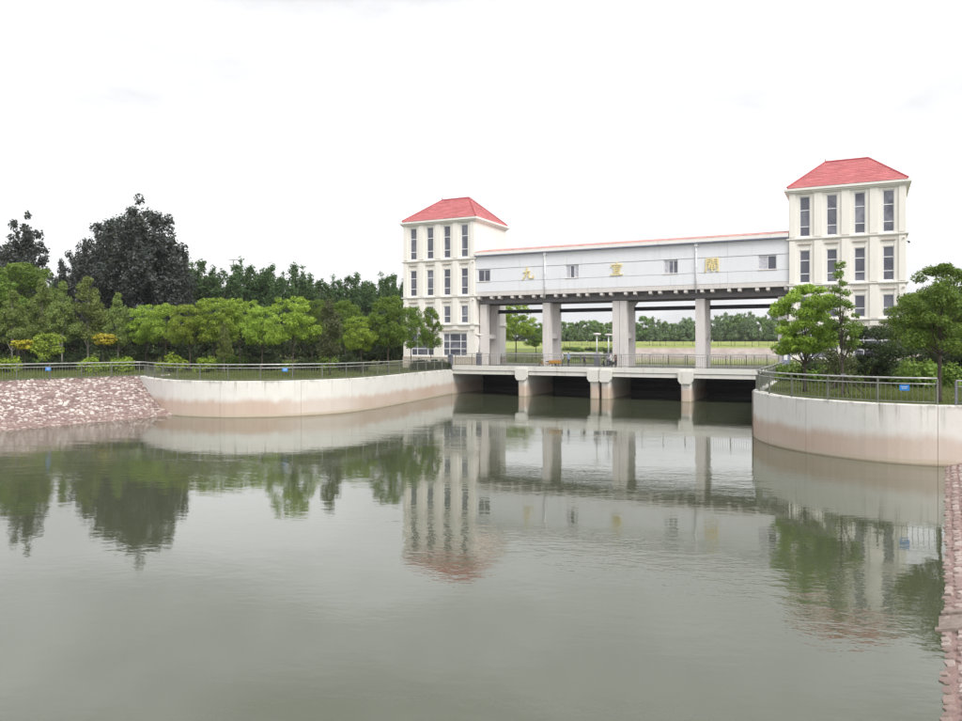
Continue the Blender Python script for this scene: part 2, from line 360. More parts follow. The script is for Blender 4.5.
# channel side slopes with laid stones
CD = Vector((-0.525, -0.851, 0)); RUN = 9.7; RISE = 2.72
def slope_frame(P0, N):                                       # point on the slope: s along the channel towards the camera, w up the slope
    def f(s, w, h=0.0):
        p = P0 + CD * s + N * (w * RUN)
        nn = (N * (-RISE) + Vector((0,0,RUN))).normalized()
        return Vector((p.x, p.y, w * RISE)) + nn * h
    return f
SL = slope_frame(Vector((-24.0,58.9,0)), Vector((-0.851,0.525,0)))
SR = slope_frame(Vector((21.10,34.12,0)), Vector((0.851,-0.525,0)))
def slope_sheet(name, S, s0, s1):
    mb = MB(); n = 30
    for i in range(n):
        a, b = s0 + (s1-s0)*i/n, s0 + (s1-s0)*(i+1)/n
        mb.add([S(a,-0.35), S(b,-0.35), S(b,1.005), S(a,1.005)], [(0,1,2,3)])
    o = tag(mb.build(name, M['mortar'], fixn=True), kind='structure'); OFF[o.name] = Vector((0,0,0)); return o
slope_l = slope_sheet('left_stone_slope', SL, -9, 130)
slope_r = slope_sheet('right_stone_slope', SR, -9, 98)
def stone_shape(rr, a, b, h):                                 # irregular flat-topped block, local x along channel, y up the slope
    n = rr.choice((5,6,7)); q0 = rr.random()*6.28; lo = []; hi = []
    for k in range(n):
        q = q0 + 6.283*(k+rr.uniform(-.22,.22))/n
        c, s_ = math.cos(q), math.sin(q); e = 0.72
        x = math.copysign(abs(c)**e, c)*a*0.5*rr.uniform(.88,1.05); y = math.copysign(abs(s_)**e, s_)*b*0.5*rr.uniform(.88,1.05)
        lo.append((x,y,-0.05)); hi.append((x*0.86,y*0.86,h*rr.uniform(.8,1.15)))
    vs = lo + hi; fs = [(i,(i+1)%n,n+(i+1)%n,n+i) for i in range(n)] + [tuple(range(n,2*n))]
    return vs, fs
def stone_layout(rr, s0, s1, w0, w1, row=0.36, lmin=0.35, lmax=0.75):
    w = w0
    while w < w1:
        rh = row*rr.uniform(.85,1.2)/RUN; s = s0 - rr.random()*lmax
        while s < s1:
            L = rr.uniform(lmin,lmax); yield s+L/2, w+rh/2+rr.uniform(-.04,.04)/RUN, L, rh*RUN; s += L
        w += rh
rr = random.Random(3); many = MB()
def slope_basis(S, s, w):
    ex = CD.normalized(); p = S(s,w); ey = (S(s,w+0.1)-p).normalized(); ez = ex.cross(ey)
    if ez.z < 0: ez = -ez
    return p, ex, ey, ez
for s, w, L, H in stone_layout(rr, -6.5, 36, -0.02, 0.99, 0.24, 0.20, 0.46):
    p, ex, ey, ez = slope_basis(SL, s, w); vs, fs = stone_shape(rr, L*0.93, H*0.90, rr.uniform(.025,.075))
    many.add([p + ex*v[0] + ey*v[1] + ez*v[2] for v in vs], fs)
tag(many.build('laid_stones', M['stone_many'], slope_l, fixn=True), kind='stuff')
rr = random.Random(9); many = MB(); protos = []
for k in range(8):
    vs, fs = stone_shape(rr, 1, 1, 1); mb = MB(); mb.add(vs, fs); protos.append(mb.mesh('stone', M['stone_one']))
    bm = bmesh.new(); bm.from_mesh(protos[-1]); bmesh.ops.recalc_face_normals(bm, faces=bm.faces); bm.to_mesh(protos[-1]); bm.free()
cnt = 0
for s, w, L, H in stone_layout(rr, -4, 60, -0.015, 0.99, 0.24, 0.20, 0.42):
    p, ex, ey, ez = slope_basis(SR, s, w); near = w < 0.07 and -1 < s < 34 and cnt < 298
    if near:
        cnt += 1; o = obj('stone', protos[cnt % 8], slope_r)
        h = rr.uniform(.02,.055); B = Matrix((ex*L*0.92, ey*H*0.90, ez*h)).transposed().to_4x4()
        o.matrix_local = Matrix.Translation(p) @ B
    else:
        vs, fs = stone_shape(rr, L*0.92, H*0.90, rr.uniform(.02,.05)); many.add([p + ex*v[0] + ey*v[1] + ez*v[2] for v in vs], fs)
tag(many.build('laid_stones', M['stone_many'], slope_r, fixn=True), kind='stuff')
# concrete outfall slab at the foot of the right slope
e = world_empty('outfall_slab', *SR(22.6, 0.01)); mb = MB()
p, ex, ey, ez = slope_basis(SR, 22.6, 0.02)
def slab(mb, a0, a1, b0, b1, c0, c1):
    m2 = MB().box(a0,a1,b0,b1,c0,c1); mb.add([p + ex*v[0] + ey*v[1] + Vector((0,0,1))*v[2] for v in m2.v], m2.f)
mb = MB(); slab(mb, -0.42, 0.42, -0.50, 0.9, -0.35, 0.05); mb.build('slab', M['outfall'], e, fixn=True)
for k, (q0, q1) in enumerate(((-0.60,-0.425),(0.425,0.58))):
    mb = MB(); slab(mb, q0, q1, -0.35-.1*k, 1.0, -0.35, 0.10); mb.build('side_kerb', M['outfall'], e, fixn=True)
tag(e, 'small concrete outfall slab at the foot of the right stone slope', 'slab')

# ------------------------------------------------------------------ wing walls in cast panels
def path_len(path):
    L = [0]
    for i in range(len(path)-1): L.append(L[-1] + (path[i+1]-path[i]).length)
    return L
def path_at(path, L, s):
    s = min(max(s,0),L[-1])
    for i in range(len(path)-1):
        if s <= L[i+1]: 
            return path[i].lerp(path[i+1], (s-L[i])/max(1e-6,L[i+1]-L[i]))
    return path[-1]
def sub_path(path, L, a, b):
    out = [path_at(path,L,a)] + [path[i] for i in range(len(path)) if a+0.02 < L[i] < b-0.02] + [path_at(path,L,b)]
    return out
def wing_wall(name, label, path, joints):
    L = path_len(path); e = world_empty(name, path[len(path)//2].x, path[len(path)//2].y, 0)
    cuts = [0] + joints + [L[-1]]
    for k in range(len(cuts)-1):
        sp = sub_path(path, L, cuts[k]+0.012, cuts[k+1]-0.012); bk = offset_path(sp, 0.55)
        top = 2.76 + RND.uniform(-.012,.012); n = len(sp); mb = MB()
        vs = []
        for a, b in zip(sp, bk): vs += [(a.x,a.y,-1.5),(a.x,a.y,top-0.03),(a.x+(b.x-a.x)*.06,a.y+(b.y-a.y)*.06,top),(b.x,b.y,top),(b.x,b.y,-1.5)]
        fs = []
        for i in range(n-1):
            for q in range(4): fs.append((i*5+q,(i+1)*5+q,(i+1)*5+q+1,i*5+q+1))
        fs.append((0,1,2,3,4)); fs.append(tuple((n-1)*5+q for q in (4,3,2,1,0)))
        mb.add(vs, fs); mb.build('panel', M['hydro'], e, fixn=True)
    core = offset_path(path, 0.03); core2 = offset_path(path, 0.50); mb = MB()                # dark joint filler behind the gaps
    for a, b, c, d in zip(core[:-1], core[1:], core2[1:], core2[:-1]): mb.prism([(a.x,a.y),(b.x,b.y),(c.x,c.y),(d.x,d.y)][::-1], -1.4, 2.66)
    mb.build('joint_filler', M['course'], e, fixn=True)
    return tag(e, label, 'wall')
LL = path_len(PL)
def s_of_px(path, x):
    L = path_len(path); best = min(range(2000), key=lambda i: abs((lambda p: 481+FPX*p.x/p.y)(path_at(path,L,L[-1]*i/1999))-x)); return L[-1]*best/1999
wing_wall('wing_wall', 'long curved pale concrete bank wall below the trees left of the bridge', PL, sorted([s_of_px(PL, q) for q in (220, 301, 352, 405)]))
LR = path_len(PR); sR = [LR[1]*0.5, LR[1]+0.3]
for q in (768, 806, 938): 
    best = min(range(2000), key=lambda i: abs(481+FPX*path_at(PR,LR,LR[1]+1.2+(LR[-1]-LR[1]-1.2)*i/1999).x/path_at(PR,LR,LR[1]+1.2+(LR[-1]-LR[1]-1.2)*i/1999).y-q)); sR.append(LR[1]+1.2+(LR[-1]-LR[1]-1.2)*best/1999)
wing_wall('wing_wall', 'curved pale concrete bank wall with pink water stain at right edge', PR, sorted(sR))

# ------------------------------------------------------------------ railings
def railing(name, label, path, z0, h, post_d, bal_d, single=False, mat='steel_dull', plates=(), group=None, start=0.0):
    L = path_len(path); e = world_empty(name, path[0].x, path[0].y, z0)
    fine = [path_at(path,L,q) for q in np.linspace(start, L[-1], max(2,int((L[-1]-start)/0.8)))]
    up = lambda p, z: (p.x, p.y, z0+z)
    MB().tube([up(p,h) for p in fine], 0.042, 8).build('top_rail', M['steel'], e, True)
    MB().tube([up(p,h-0.26) for p in fine], 0.026, 6).build('middle_rail', M['steel'], e, True)
    MB().tube([up(p,0.12) for p in fine], 0.030, 6).build('bottom_rail', M[mat], e, True)
    pm = MB().box(-.035,.035,-.035,.035,-0.02,h-0.03).mesh('post', M[mat]); nposts = max(1,int((L[-1]-start)/post_d))
    for k in range(nposts+1):
        p = path_at(path,L,start+(L[-1]-start)*k/nposts); o = obj('post', pm, e); o.location = (p.x-path[0].x, p.y-path[0].y, 0)
    bmh = MB().tube([(0,0,0.12),(0,0,h-0.26)], 0.013, 4, False); bm_ = bmh.mesh('baluster', M[mat]); joined = MB()
    nb = int((L[-1]-start)/bal_d)
    for k in range(nb):
        s = start+(L[-1]-start)*(k+.5)/nb; p = path_at(path,L,s)
        if single: o = obj('baluster', bm_, e); o.location = (p.x-path[0].x, p.y-path[0].y, 0)
        else: joined.add([(v[0]+p.x, v[1]+p.y, v[2]+z0) for v in bmh.v], bmh.f)
    if not single: tag(joined.build('balusters', M[mat], e), kind='stuff')
    return tag(e, label, 'railing', group)
top_l = [SL(s,1.0) for s in (60, 40, 20, 6)]
bank_path = [Vector((p.x-0.21*0.8, p.y+0.13, 0)) for p in top_l] + offset_path(PL, 0.25)[1:]
railing('bank_railing', 'long steel railing along the left bank wall and stone slope', bank_path, 2.74, 1.27, 2.4, 0.21)
rp = offset_path(PR, 0.25); LRp = path_len(rp)
s937 = LR[1] + 1.0 + min(range(400), key=lambda i: abs(481+FPX*path_at(rp,LRp,LR[1]+1.0+i*0.06).x/path_at(rp,LRp,LR[1]+1.0+i*0.06).y-937))*0.06
railing('bank_railing', 'steel railing on the right bank wall between bridge and trunk', sub_path(rp,LRp,0.3,s937), 2.75, 1.22, 2.4, 0.22, True)
railing('bank_railing', 'dark railing stub right of the big tree at right edge', sub_path(rp,LRp,s937+0.75,LRp[-1]), 2.75, 1.12, 2.4, 0.16, True, 'greypost')
def sign_plate(label, x, Y, z, rz):
    e = empty('railing_sign', (px(x,Y).x, Y, z), rz); MB().box(-.20,.20,-.012,.012,-.13,.13).build('plate', M['blue'], e)
    mb = MB()
    for k, w_ in enumerate((.28,.22)): mb.box(-w_/2,w_/2,-.016,-.0125,.03-.07*k,.05-.07*k)
    mb.build('white_line', M['white'], e); MB().box(-.15,.15,.0125,.05,.06,.09).build('bracket', M['greypost'], e)
    tag(e, label, 'sign')
sign_plate('small blue sign plate on the railing above the left stone slope', 48, 59.3, 3.62, math.radians(57))
sign_plate('small blue sign plate on the railing below the lone lime tree', 285, 57.9, 3.6, math.radians(10))
sign_plate('small blue sign plate on the right bank railing', 904.5, 34.5, 3.55, math.radians(-38))

# ------------------------------------------------------------------ bridge, piers, gates
BR = dam_empty('road_bridge', 0, 0, 0)
MB().box(-17.3,17.3,0.25,12.2,2.27,3.05).build('deck', M['shade_concrete'], BR)
MB().box(-17.2,17.2,0.75,11.8,3.052,3.06).build('road_surface', M['asphalt'], BR)
for k in range(4):
    u0 = -17.25 + k*8.625
    MB().box(u0+0.01,u0+8.615,0.10,0.70,2.72,3.22).build('kerb', M['deck_edge'], BR)
    MB().box(u0+0.01,u0+8.615,0.18,0.245,2.29,2.66).build('edge_beam', M['deck_edge'], BR)
MB().box(-17.3,17.3,11.85,12.25,3.055,3.25).build('kerb', M['deck_edge'], BR)
for c, hw in ((-8.65,0.58),(0,1.16),(8.65,0.60)):
    halves = [(c-hw,c+hw)] if hw < 1 else [(c-hw,c-0.02),(c+0.02,c+hw)]
    for a, b in halves:
        pr = MB(); r_ = 0.16
        pr.prism([(a+.12+r_,-0.05),(b-.12-r_,-0.05),(b-.12,-0.05+r_),(b-.12,13),(a+.12,13),(a+.12,-0.05+r_)], -1.5, 2.265)
        po = pr.build('pier', M['hydro'], BR)
        MB().extr([(a-.10,2.95),(a-.10,2.05),(a+.12,1.75),(b-.12,1.75),(b+.10,2.05),(b+.10,2.95)][::-1], 'y', -0.32, 0.09).build('pier_head', M['deck_edge'], po, fixn=True)
for s in (-1,1):
    x0, x1 = sorted((s*17.25, s*18.3)); MB().box(x0,x1,0.02,14.6,-1.5,2.68).build('abutment', M['hydro'], BR)
tag(BR, 'low concrete road bridge on piers crossing in front of the sluice columns', 'bridge')
for k, lab in enumerate(('leftmost bay beside the left tower','bay left of the double middle pier','bay right of the double middle pier','rightmost bay beside the right bank wall')):
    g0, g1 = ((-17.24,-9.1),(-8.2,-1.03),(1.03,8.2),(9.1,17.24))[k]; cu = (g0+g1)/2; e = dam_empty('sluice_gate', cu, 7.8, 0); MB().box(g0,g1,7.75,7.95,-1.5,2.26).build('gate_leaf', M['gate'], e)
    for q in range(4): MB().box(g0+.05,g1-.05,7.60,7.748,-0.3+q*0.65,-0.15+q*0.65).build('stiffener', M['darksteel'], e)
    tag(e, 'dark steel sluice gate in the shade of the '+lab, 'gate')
bp = [dam(-17.0,0.36), dam(-8,0.36), dam(8,0.36), dam(17.0,0.36)]
railing('bridge_railing', 'steel railing along the near edge of the bridge deck', bp, 3.22, 1.33, 2.1, 0.21)
bp2 = [dam(-16.8,12.05), dam(0,12.05), dam(16.8,12.05)]
railing('bridge_railing', 'steel railing along the far edge of the bridge behind the columns', bp2, 3.25, 1.2, 2.1, 0.25)
# lamps
def lamp(u, v, label):
    e = dam_empty('street_lamp', u, v, 3.05)
    MB().box(u-.24,u+.24,v-.24,v+.24,3.05,4.65).build('base_post', M['greypost'], e)
    MB().tube([(u,v,4.65),(u,v,6.55)], [.075,.06], 10).build('pole', M['white'], e, True)
    MB().lathe([(.05,6.42),(.20,6.50),(.42,6.56),(.44,6.64),(.40,6.70),(.05,6.74)], 16, (u,v,0)).build('lamp_head', M['concrete'], e)
    tag(e, label, 'lamp', 'bridge lamps')
lamp(-0.62, 0.95, 'white street lamp with square grey base above the middle pier')
lamp(-14.3, 0.95, 'white street lamp with square grey base near the left tower')
lamp(-0.95, 6.0, 'street lamp standing against the middle gallery column')
def end_post(u, v, label):
    e = dam_empty('railing_end_post', u, v, 2.7); MB().box(u-.22,u+.22,v-.22,v+.22,2.65,4.35).build('shaft', M['greypost'], e)
    MB().box(u-.27,u+.27,v-.27,v+.27,4.352,4.46).build('cap', M['bluegrey'], e); tag(e, label, 'post')
end_post(-17.6, 0.35, 'short dark grey railing post at the left end of the bridge')
e = dam_empty('notice_pillar', 17.55, 1.6, 3.0)
MB().box(17.2,17.9,1.4,1.8,2.65,6.1).build('shaft', M['bluegrey'], e); MB().box(17.34,17.66,1.38,1.398,4.1,5.7).build('notice_panel', M['white'], e)
MB().box(17.12,17.98,1.32,1.88,2.66,4.0).build('plinth', M['bluegrey'], e); MB().box(17.15,17.95,1.35,1.85,6.102,6.18).build('cap', M['greypost'], e)
tag(e, 'blue grey notice pillar with white panel at the right bridge end', 'pillar')

# ------------------------------------------------------------------ gallery over the gates
GV = 6.1
GA = dam_empty('hoist_gallery', 0, GV, 3.05)
GW = [(-17.05,-15.45), (-5.95,-4.45), (5.05,6.55), (14.55,16.25)]  # windows
WZ0, WZ1 = 13.02, 14.42
mb = MB().box(-17.39,17.39,GV+0.25,GV+5.3,11.8,16.3)          # core
cols = [-17.38] + [q for w_ in GW for q in w_] + [17.38]
mb.build('wall', M['panel'], GA)
def panel_row(z0, z1, spans, dv=0.0):
    for a, b in spans:
        n = max(1, round((b-a)/5.8))
        for k in range(n):
            p0, p1 = a+(b-a)*k/n, a+(b-a)*(k+1)/n
            MB().box(p0+.006,p1-.006,GV+dv,GV+0.249,z0,z1).build('cladding_panel', M['panel'], GA)
panel_row(14.53, 16.02, [(-17.38,17.38)], 0.0)
panel_row(12.98, 14.49, [(cols[i],cols[i+1]) for i in range(0,10,2)], 0.03)
panel_row(11.80, 12.94, [(-17.38,17.38)], 0.0)
def window(parent, u0, u1, v, z0, z1, uc=(), zc=(), fr=0.07, glass=None, depth=0.10):
    """frame standing v..v+depth, panes set back in it; uc / zc are mullion and transom positions"""
    g = 0.008; mb = MB(); us = [u0+g] + list(uc) + [u1-g]; zs = [z0+g] + list(zc) + [z1-g]
    mb.box(u0+g,u0+g+fr,v,v+depth,z0+g,z1-g).box(u1-g-fr,u1-g,v,v+depth,z0+g,z1-g)
    mb.box(u0+g+fr,u1-g-fr,v+.004,v+depth,z0+g,z0+g+fr).box(u0+g+fr,u1-g-fr,v+.004,v+depth,z1-g-fr,z1-g)
    for q in uc: mb.box(q-fr/2,q+fr/2,v+.002,v+depth,z0+g+fr,z1-g-fr)
    for q in zc: mb.box(u0+g+fr,u1-g-fr,v+.006,v+depth,q-fr/2,q+fr/2)
    w_ = mb.build('window', M['frame'], parent)
    for i in range(len(us)-1):
        for j in range(len(zs)-1):
            MB().box(us[i]+fr*.4,us[i+1]-fr*.4,v+depth*.45,v+depth*.55,zs[j]+fr*.4,zs[j+1]-fr*.4).build('pane', M[glass(i,j)] if glass else M['glass'], w_)
    return w_
for k, (a, b) in enumerate(GW):
    cur = {0: lambda i,j: 'glass', 1: lambda i,j: 'curtain' if i != 1 else 'glass', 2: lambda i,j: 'curtain' if i == 0 else 'glass', 3: lambda i,j: 'curtain' if i == 0 else 'glass'}[k]
    w_ = window(GA, a, b, GV+0.10, WZ0, WZ1, [a+(b-a)*(.52 if k in (0,3) else .36)] + ([] if k in (0,3) else [a+(b-a)*.68]), [], 0.06, cur, 0.10)
    MB().box(a-.05,b+.05,GV-.05,GV+.098,WZ0-.06,WZ0-.002).build('sill', M['course'], w_)
# eave, gutter and low red roof
MB().box(-17.37,17.37,GV-0.28,GV+5.5,16.10,16.50).build('fascia', M['trim'], GA)
MB().extr([(GV-.34,16.04),(GV-.02,16.04),(GV-.02,16.09),(GV-.285,16.09),(GV-.285,16.16),(GV-.34,16.16)], 'x', -17.36, 17.36).build('gutter', M['bluegrey'], GA, fixn=True)
ro = MB()
for k in range(9):
    v0, v1 = GV-.25+2.95*k/9, GV-.25+2.95*(k+1)/9; z0, z1 = 16.53+.56*k/9, 16.53+.56*(k+1)/9
    ro.box(-17.35,17.35,v0,v1+0.05,z0-0.02,z0+0.075)
ro.add([(-17.35,GV+2.75,17.05),(17.35,GV+2.75,17.05),(17.35,GV+5.5,16.52),(-17.35,GV+5.5,16.52)],[(0,1,2,3)])
ro.build('roof', M['tile_faded'], GA)
for u in (-8.45, 8.45):
    pp = MB().tube([(u,GV-.10,16.02),(u,GV-.10,10.9)], 0.07, 8).build('drainpipe', M['white'], GA, True)
    for z_ in (15.2,13.6,12.2): MB().box(u-.10,u+.10,GV-.185,GV+.02,z_-.03,z_+.03).build('pipe_clip', M['white'], pp)
    MB().box(u-.16,u+.16,GV-.22,GV-.003,15.72,16.03).build('hopper', M['white'], pp)
# concrete floor, corbels, beams
MB().box(-17.38,17.38,GV+0.02,GV+5.2,11.30,11.795).build('floor_slab', M['concrete'], GA)
MB().box(-17.38,17.38,GV+1.0,GV+1.55,10.45,11.298).build('front_beam', M['shade_concrete'], GA)
MB().box(-17.38,17.38,GV+3.75,GV+4.4,10.35,11.298).build('rear_beam', M['shade_concrete'], GA)
for k in range(26):
    u = -16.9 + 33.8*k/25 + (0.22 if k % 2 else -0.1)
    MB().extr([(GV+.06,11.295),(GV+.06,10.98),(GV+.795,10.86),(GV+.795,11.295)], 'x', u-.17, u+.17).build('corbel', M['concrete'], GA, fixn=True)
MB().box(-17.3,17.3,GV+4.0,GV+4.35,9.36,9.80).build('crane_beam', M['darksteel'], GA)
for c, hw in ((-16.75,.45),(-8.65,.46),(0,.80),(8.65,.46),(16.75,.45)):
    for vv in (GV+.85, GV+3.70):
        halves = [(c-hw,c+hw)] if hw < .7 else [(c-hw,c-.02),(c+.02,c+hw)]
        for a, b in halves:
            cm = MB().box(a,b,vv,vv+.80,3.05,10.348).build('column', M['concrete'], GA)
            if vv > GV+2: MB().extr([(a,10.34),(a,9.9),(a-.35,10.34)] if a == c-hw else [(b,10.34),(b+.35,10.34),(b,9.9)], 'y', vv+.05, vv+.75).build('bracket', M['concrete'], cm, fixn=True)
    MB().box(c-hw*.8,c+hw*.8,GV+1.66,GV+3.69,6.25,6.80).build('tie_beam', M['concrete'], GA)
# raised gold characters
CH = {
 'nine': [[(.10,.60),(.62,.69),(.56,.32),(.62,.10),(.96,.12),(.98,.30)], [(.40,1.0),(.38,.62),(.26,.30),(.03,.05)]],
 'declare': [[(.50,1.03),(.54,.91)], [(.08,.70),(.10,.86),(.92,.86),(.86,.72)], [(.28,.70),(.75,.70)], [(.30,.58),(.72,.58),(.70,.24),(.32,.24),(.30,.58)], [(.32,.41),(.70,.41)], [(.02,.08),(.98,.08)]],
 'sluice': [[(.10,.95),(.09,.55),(.03,.0)], [(.10,.95),(.42,.95),(.42,.62),(.10,.62)], [(.10,.79),(.42,.79)], [(.58,.95),(.92,.95),(.92,.03),(.82,.07)], [(.58,.95),(.58,.62),(.92,.62)], [(.58,.79),(.92,.79)],
            [(.30,.52),(.70,.52),(.70,.24),(.30,.24),(.30,.52)], [(.30,.38),(.70,.38)], [(.50,.52),(.50,.03)]]}
for nm, uc in (('nine',-10.55),('declare',-0.05),('sluice',10.05)):
    mb = MB(); S_ = 1.38; d = 0
    for st in CH[nm]:
        for a, b in zip(st[:-1], st[1:]):
            A = Vector((uc-.5*S_+a[0]*S_, 13.06+a[1]*S_)); B = Vector((uc-.5*S_+b[0]*S_, 13.06+b[1]*S_)); t_ = (B-A).normalized(); nn = Vector((-t_.y,t_.x))
            w_ = .060 if abs(t_.x) > .8 else .078; A -= t_*.04; B += t_*.04; d += 0.0015
            q = [A+nn*w_, A-nn*w_, B-nn*w_*.85, B+nn*w_*.85]
            mb.extr([(p_.x,p_.y) for p_ in q], 'y', GV-.075-d, GV+.03)
    o = mb.build('gold_character', M['gold'], GA, fixn=True)
    o['label'] = {'nine':'gold character for nine, leftmost on the gallery wall','declare':'gold middle character on the gallery wall','sluice':'gold right character with door frame strokes'}[nm]
tag(GA, 'long grey white hoist gallery on concrete columns between the two towers', 'gallery')

# ------------------------------------------------------------------ towers
def tower(uc, label):
    TV = 6.0; H = 5.05; B = TV+8.7; e = dam_empty('control_tower', uc, TV, 2.7); U = lambda a: uc+a
    mb = MB().box(U(-H),U(H),TV+.25,B,4.0,20.26)              # core and the outer skin round the openings
    wc = (-3.6,-1.2,1.2,3.6); ww = 0.48
    piers = [(-H,-3.6-ww),(-3.6+ww,-1.2-ww),(-1.2+ww,1.2-ww),(1.2+ww,3.6-ww),(3.6+ww,H)]
    for a, b in piers: mb.box(U(a),U(b),TV,TV+.249,7.0,20.25)
    floors = [(16.08,20.0,(17.05,18.65)),(11.55,14.75,(12.45,13.75)),(8.15,10.25,(9.0,))]
    for c in wc:
        for z0, z1 in ((7.0,8.15),(10.25,11.55),(14.75,16.08),(20.0,20.25)): mb.box(U(c-ww),U(c+ww),TV+.05,TV+.249,z0,z1)
    for a, b in ((-H,-3.95),(-.65,.65),(3.95,H)): mb.box(U(a),U(b),TV,TV+.249,4.0,6.998)
    for a, b in ((-3.95,-.65),(.65,3.95)):
        mb.box(U(a),U(b),TV+.03,TV+.249,4.0,4.18); mb.box(U(a),U(b),TV+.03,TV+.249,6.92,6.998)
    mb.build('wall', M['cream'], e)
    MB().box(U(-H-.06),U(H+.06),TV-.06,B+.06,2.6,3.998).build('plinth', M['course'], e)
    for z0, z1 in ((7.35,7.80),(8.05,11.15),(11.5,15.65),(16.05,20.24)):      # pilaster strips between the windows
        for c in (-4.72,-2.4,0,2.4,4.72):
            hw = .36 if abs(c) < 4 else .27
            MB().box(U(c-hw),U(c+hw),TV-.14,TV-.002,z0,z1).build('pilaster', M['cream'], e)
    for z_, hgt in ((15.72,.20),(11.22,.20),(7.84,.16)):
        o = MB()
        for k, (pr, a, b) in enumerate(((.10,0,.45),(.20,.45,1))): o.box(U(-H-pr),U(H+pr),TV-pr,B+pr*.6,z_+hgt*a,z_+hgt*b)
        o.build('string_course', M['trim'], e)
    MB().box(U(-H-.04),U(H+.04),TV-.09,TV+.01,4.0,4.07).build('base_course', M['course'], e)
    for z_ in (15.30,10.72):
        for c in wc: MB().box(U(c-.62),U(c+.62),TV-.10,TV+.048,z_,z_+.10).build('hood_mould', M['course'], e)
    for c in (-2.3,2.3): MB().box(U(c-1.85),U(c+1.85),TV-.10,TV-.001,7.22,7.32).build('hood_mould', M['course'], e)
    for z0, z1, tr in floors:
        for c in wc:
            window(e, U(c-ww), U(c+ww), TV+.12, z0, z1, (), tr, 0.075, None, 0.12)
    for a, b in ((-3.95,-.65),(.65,3.95)):
        window(e, U(a), U(b), TV+.12, 4.185, 6.915, [U(a+(b-a)*q) for q in (.27,.73)], [5.05,5.95], 0.085, None, 0.12)
    # cornice, roof
    o = MB()
    for pr, a, b in ((.12,20.262,20.40),(.28,20.40,20.56),(.42,20.56,20.78)): o.box(U(-H-pr),U(H+pr),TV-pr,B+pr,a,b)
    o.build('cornice', M['trim'], e)
    MB().box(U(-H-.02),U(H+.02),TV-.02,B+.02,20.782,20.90).build('eave_shade_band', M['darksteel'], e)  # dark band under the tiles, shade of the gap painted in as colour
    rz0, rz1 = 20.90, 24.05; x0, x1, y0, y1 = U(-H-.14), U(H+.14), TV-.14, B+.14; ym = (y0+y1)/2; rh = 1.95
    roof = MB(); N = 15; r2 = random.Random(int(uc*10))
    def rect(f): return (x0+(U(-rh)-x0)*f, x1+(U(rh)-x1)*f, y0+(ym-y0)*f, y1+(ym-y1)*f, rz0+(rz1-rz0)*f)
    for k in range(N):
        f0, f1 = k/N, (k+1)/N; a0,b0,c0,d0,h0 = rect(f0); a1,b1,c1,d1,h1 = rect(f1); up = .13
        for (p0, p1, q0, q1) in (((a0,c0),(b0,c0),(a1,c1),(b1,c1)),((b0,c0),(b0,d0),(b1,c1),(b1,d1)),((b0,d0),(a0,d0),(b1,d1),(a1,d1)),((a0,d0),(a0,c0),(a1,d1),(a1,c1))):
            Ln = math.dist(p0,p1); nt_ = max(1, round(Ln/0.75))
            for t_ in range(nt_):                             # one lapped tile after another along the course
                sA, sB = t_/nt_, (t_+1)/nt_; j = r2.uniform(-.012,.02)
                L = lambda P, Q, s: (P[0]+(Q[0]-P[0])*s, P[1]+(Q[1]-P[1])*s)
                A, Bp, C, D = L(p0,p1,sA), L(p0,p1,sB), L(q0,q1,sB), L(q0,q1,sA)
                roof.add([(*A,h0-.03),(*Bp,h0-.03),(*Bp,h0+up+j),(*A,h0+up+j),(*C,h1+.015),(*D,h1+.015)],[(0,1,2,3),(3,2,4,5)])
    ro_ = roof.build('roof', M['tile'], e)
    for P, Q in (((x0,y0),(U(-rh),ym)),((x1,y0),(U(rh),ym)),((x1,y1),(U(rh),ym)),((x0,y1),(U(-rh),ym))):
        MB().tube([(*P,rz0+.08),(*Q,rz1+.05)], .10, 6).build('hip_ridge', M['ridge'], ro_)
    MB().tube([(U(-rh),ym,rz1+.05),(U(rh),ym,rz1+.05)], .12, 6).build('ridge', M['ridge'], ro_)
    MB().tube([(U(-rh),ym,rz1+.05),(U(-rh),ym,rz1+.42)], [.07,.02], 6).build('finial', M['ridge'], ro_)
    for z_ in (15.35,10.8,7.0):                              # small pipe brackets at the outer corners
        MB().box(U(H-.30),U(H-.14),TV-.26,TV-.142,z_,z_+.12).build('bracket', M['course'], e)
    tag(e, label, 'tower'); return e
tl = tower(-22.45, 'white four storey tower with red hip roof at left bridge end')
tr_ = tower(22.45, 'white four storey tower with red hip roof right of the gallery')
OFF_ = OFF[tr_.name]
MB().box(27.5,28.05,7.2,9.6,6.7,6.95).build('canopy_slab', M['trim'], tr_); MB().box(27.5,28.6,6.9,10.4,5.95,6.3).build('canopy_slab', M['trim'], tr_)
cmr = MB().box(27.52,27.75,6.2,6.28,15.1,15.16).build('camera_bracket', M['darksteel'], tr_)
MB().tube([(27.72,6.05,15.0),(27.72,6.4,15.06)], .10, 8).build('security_camera', M['darksteel'], cmr)

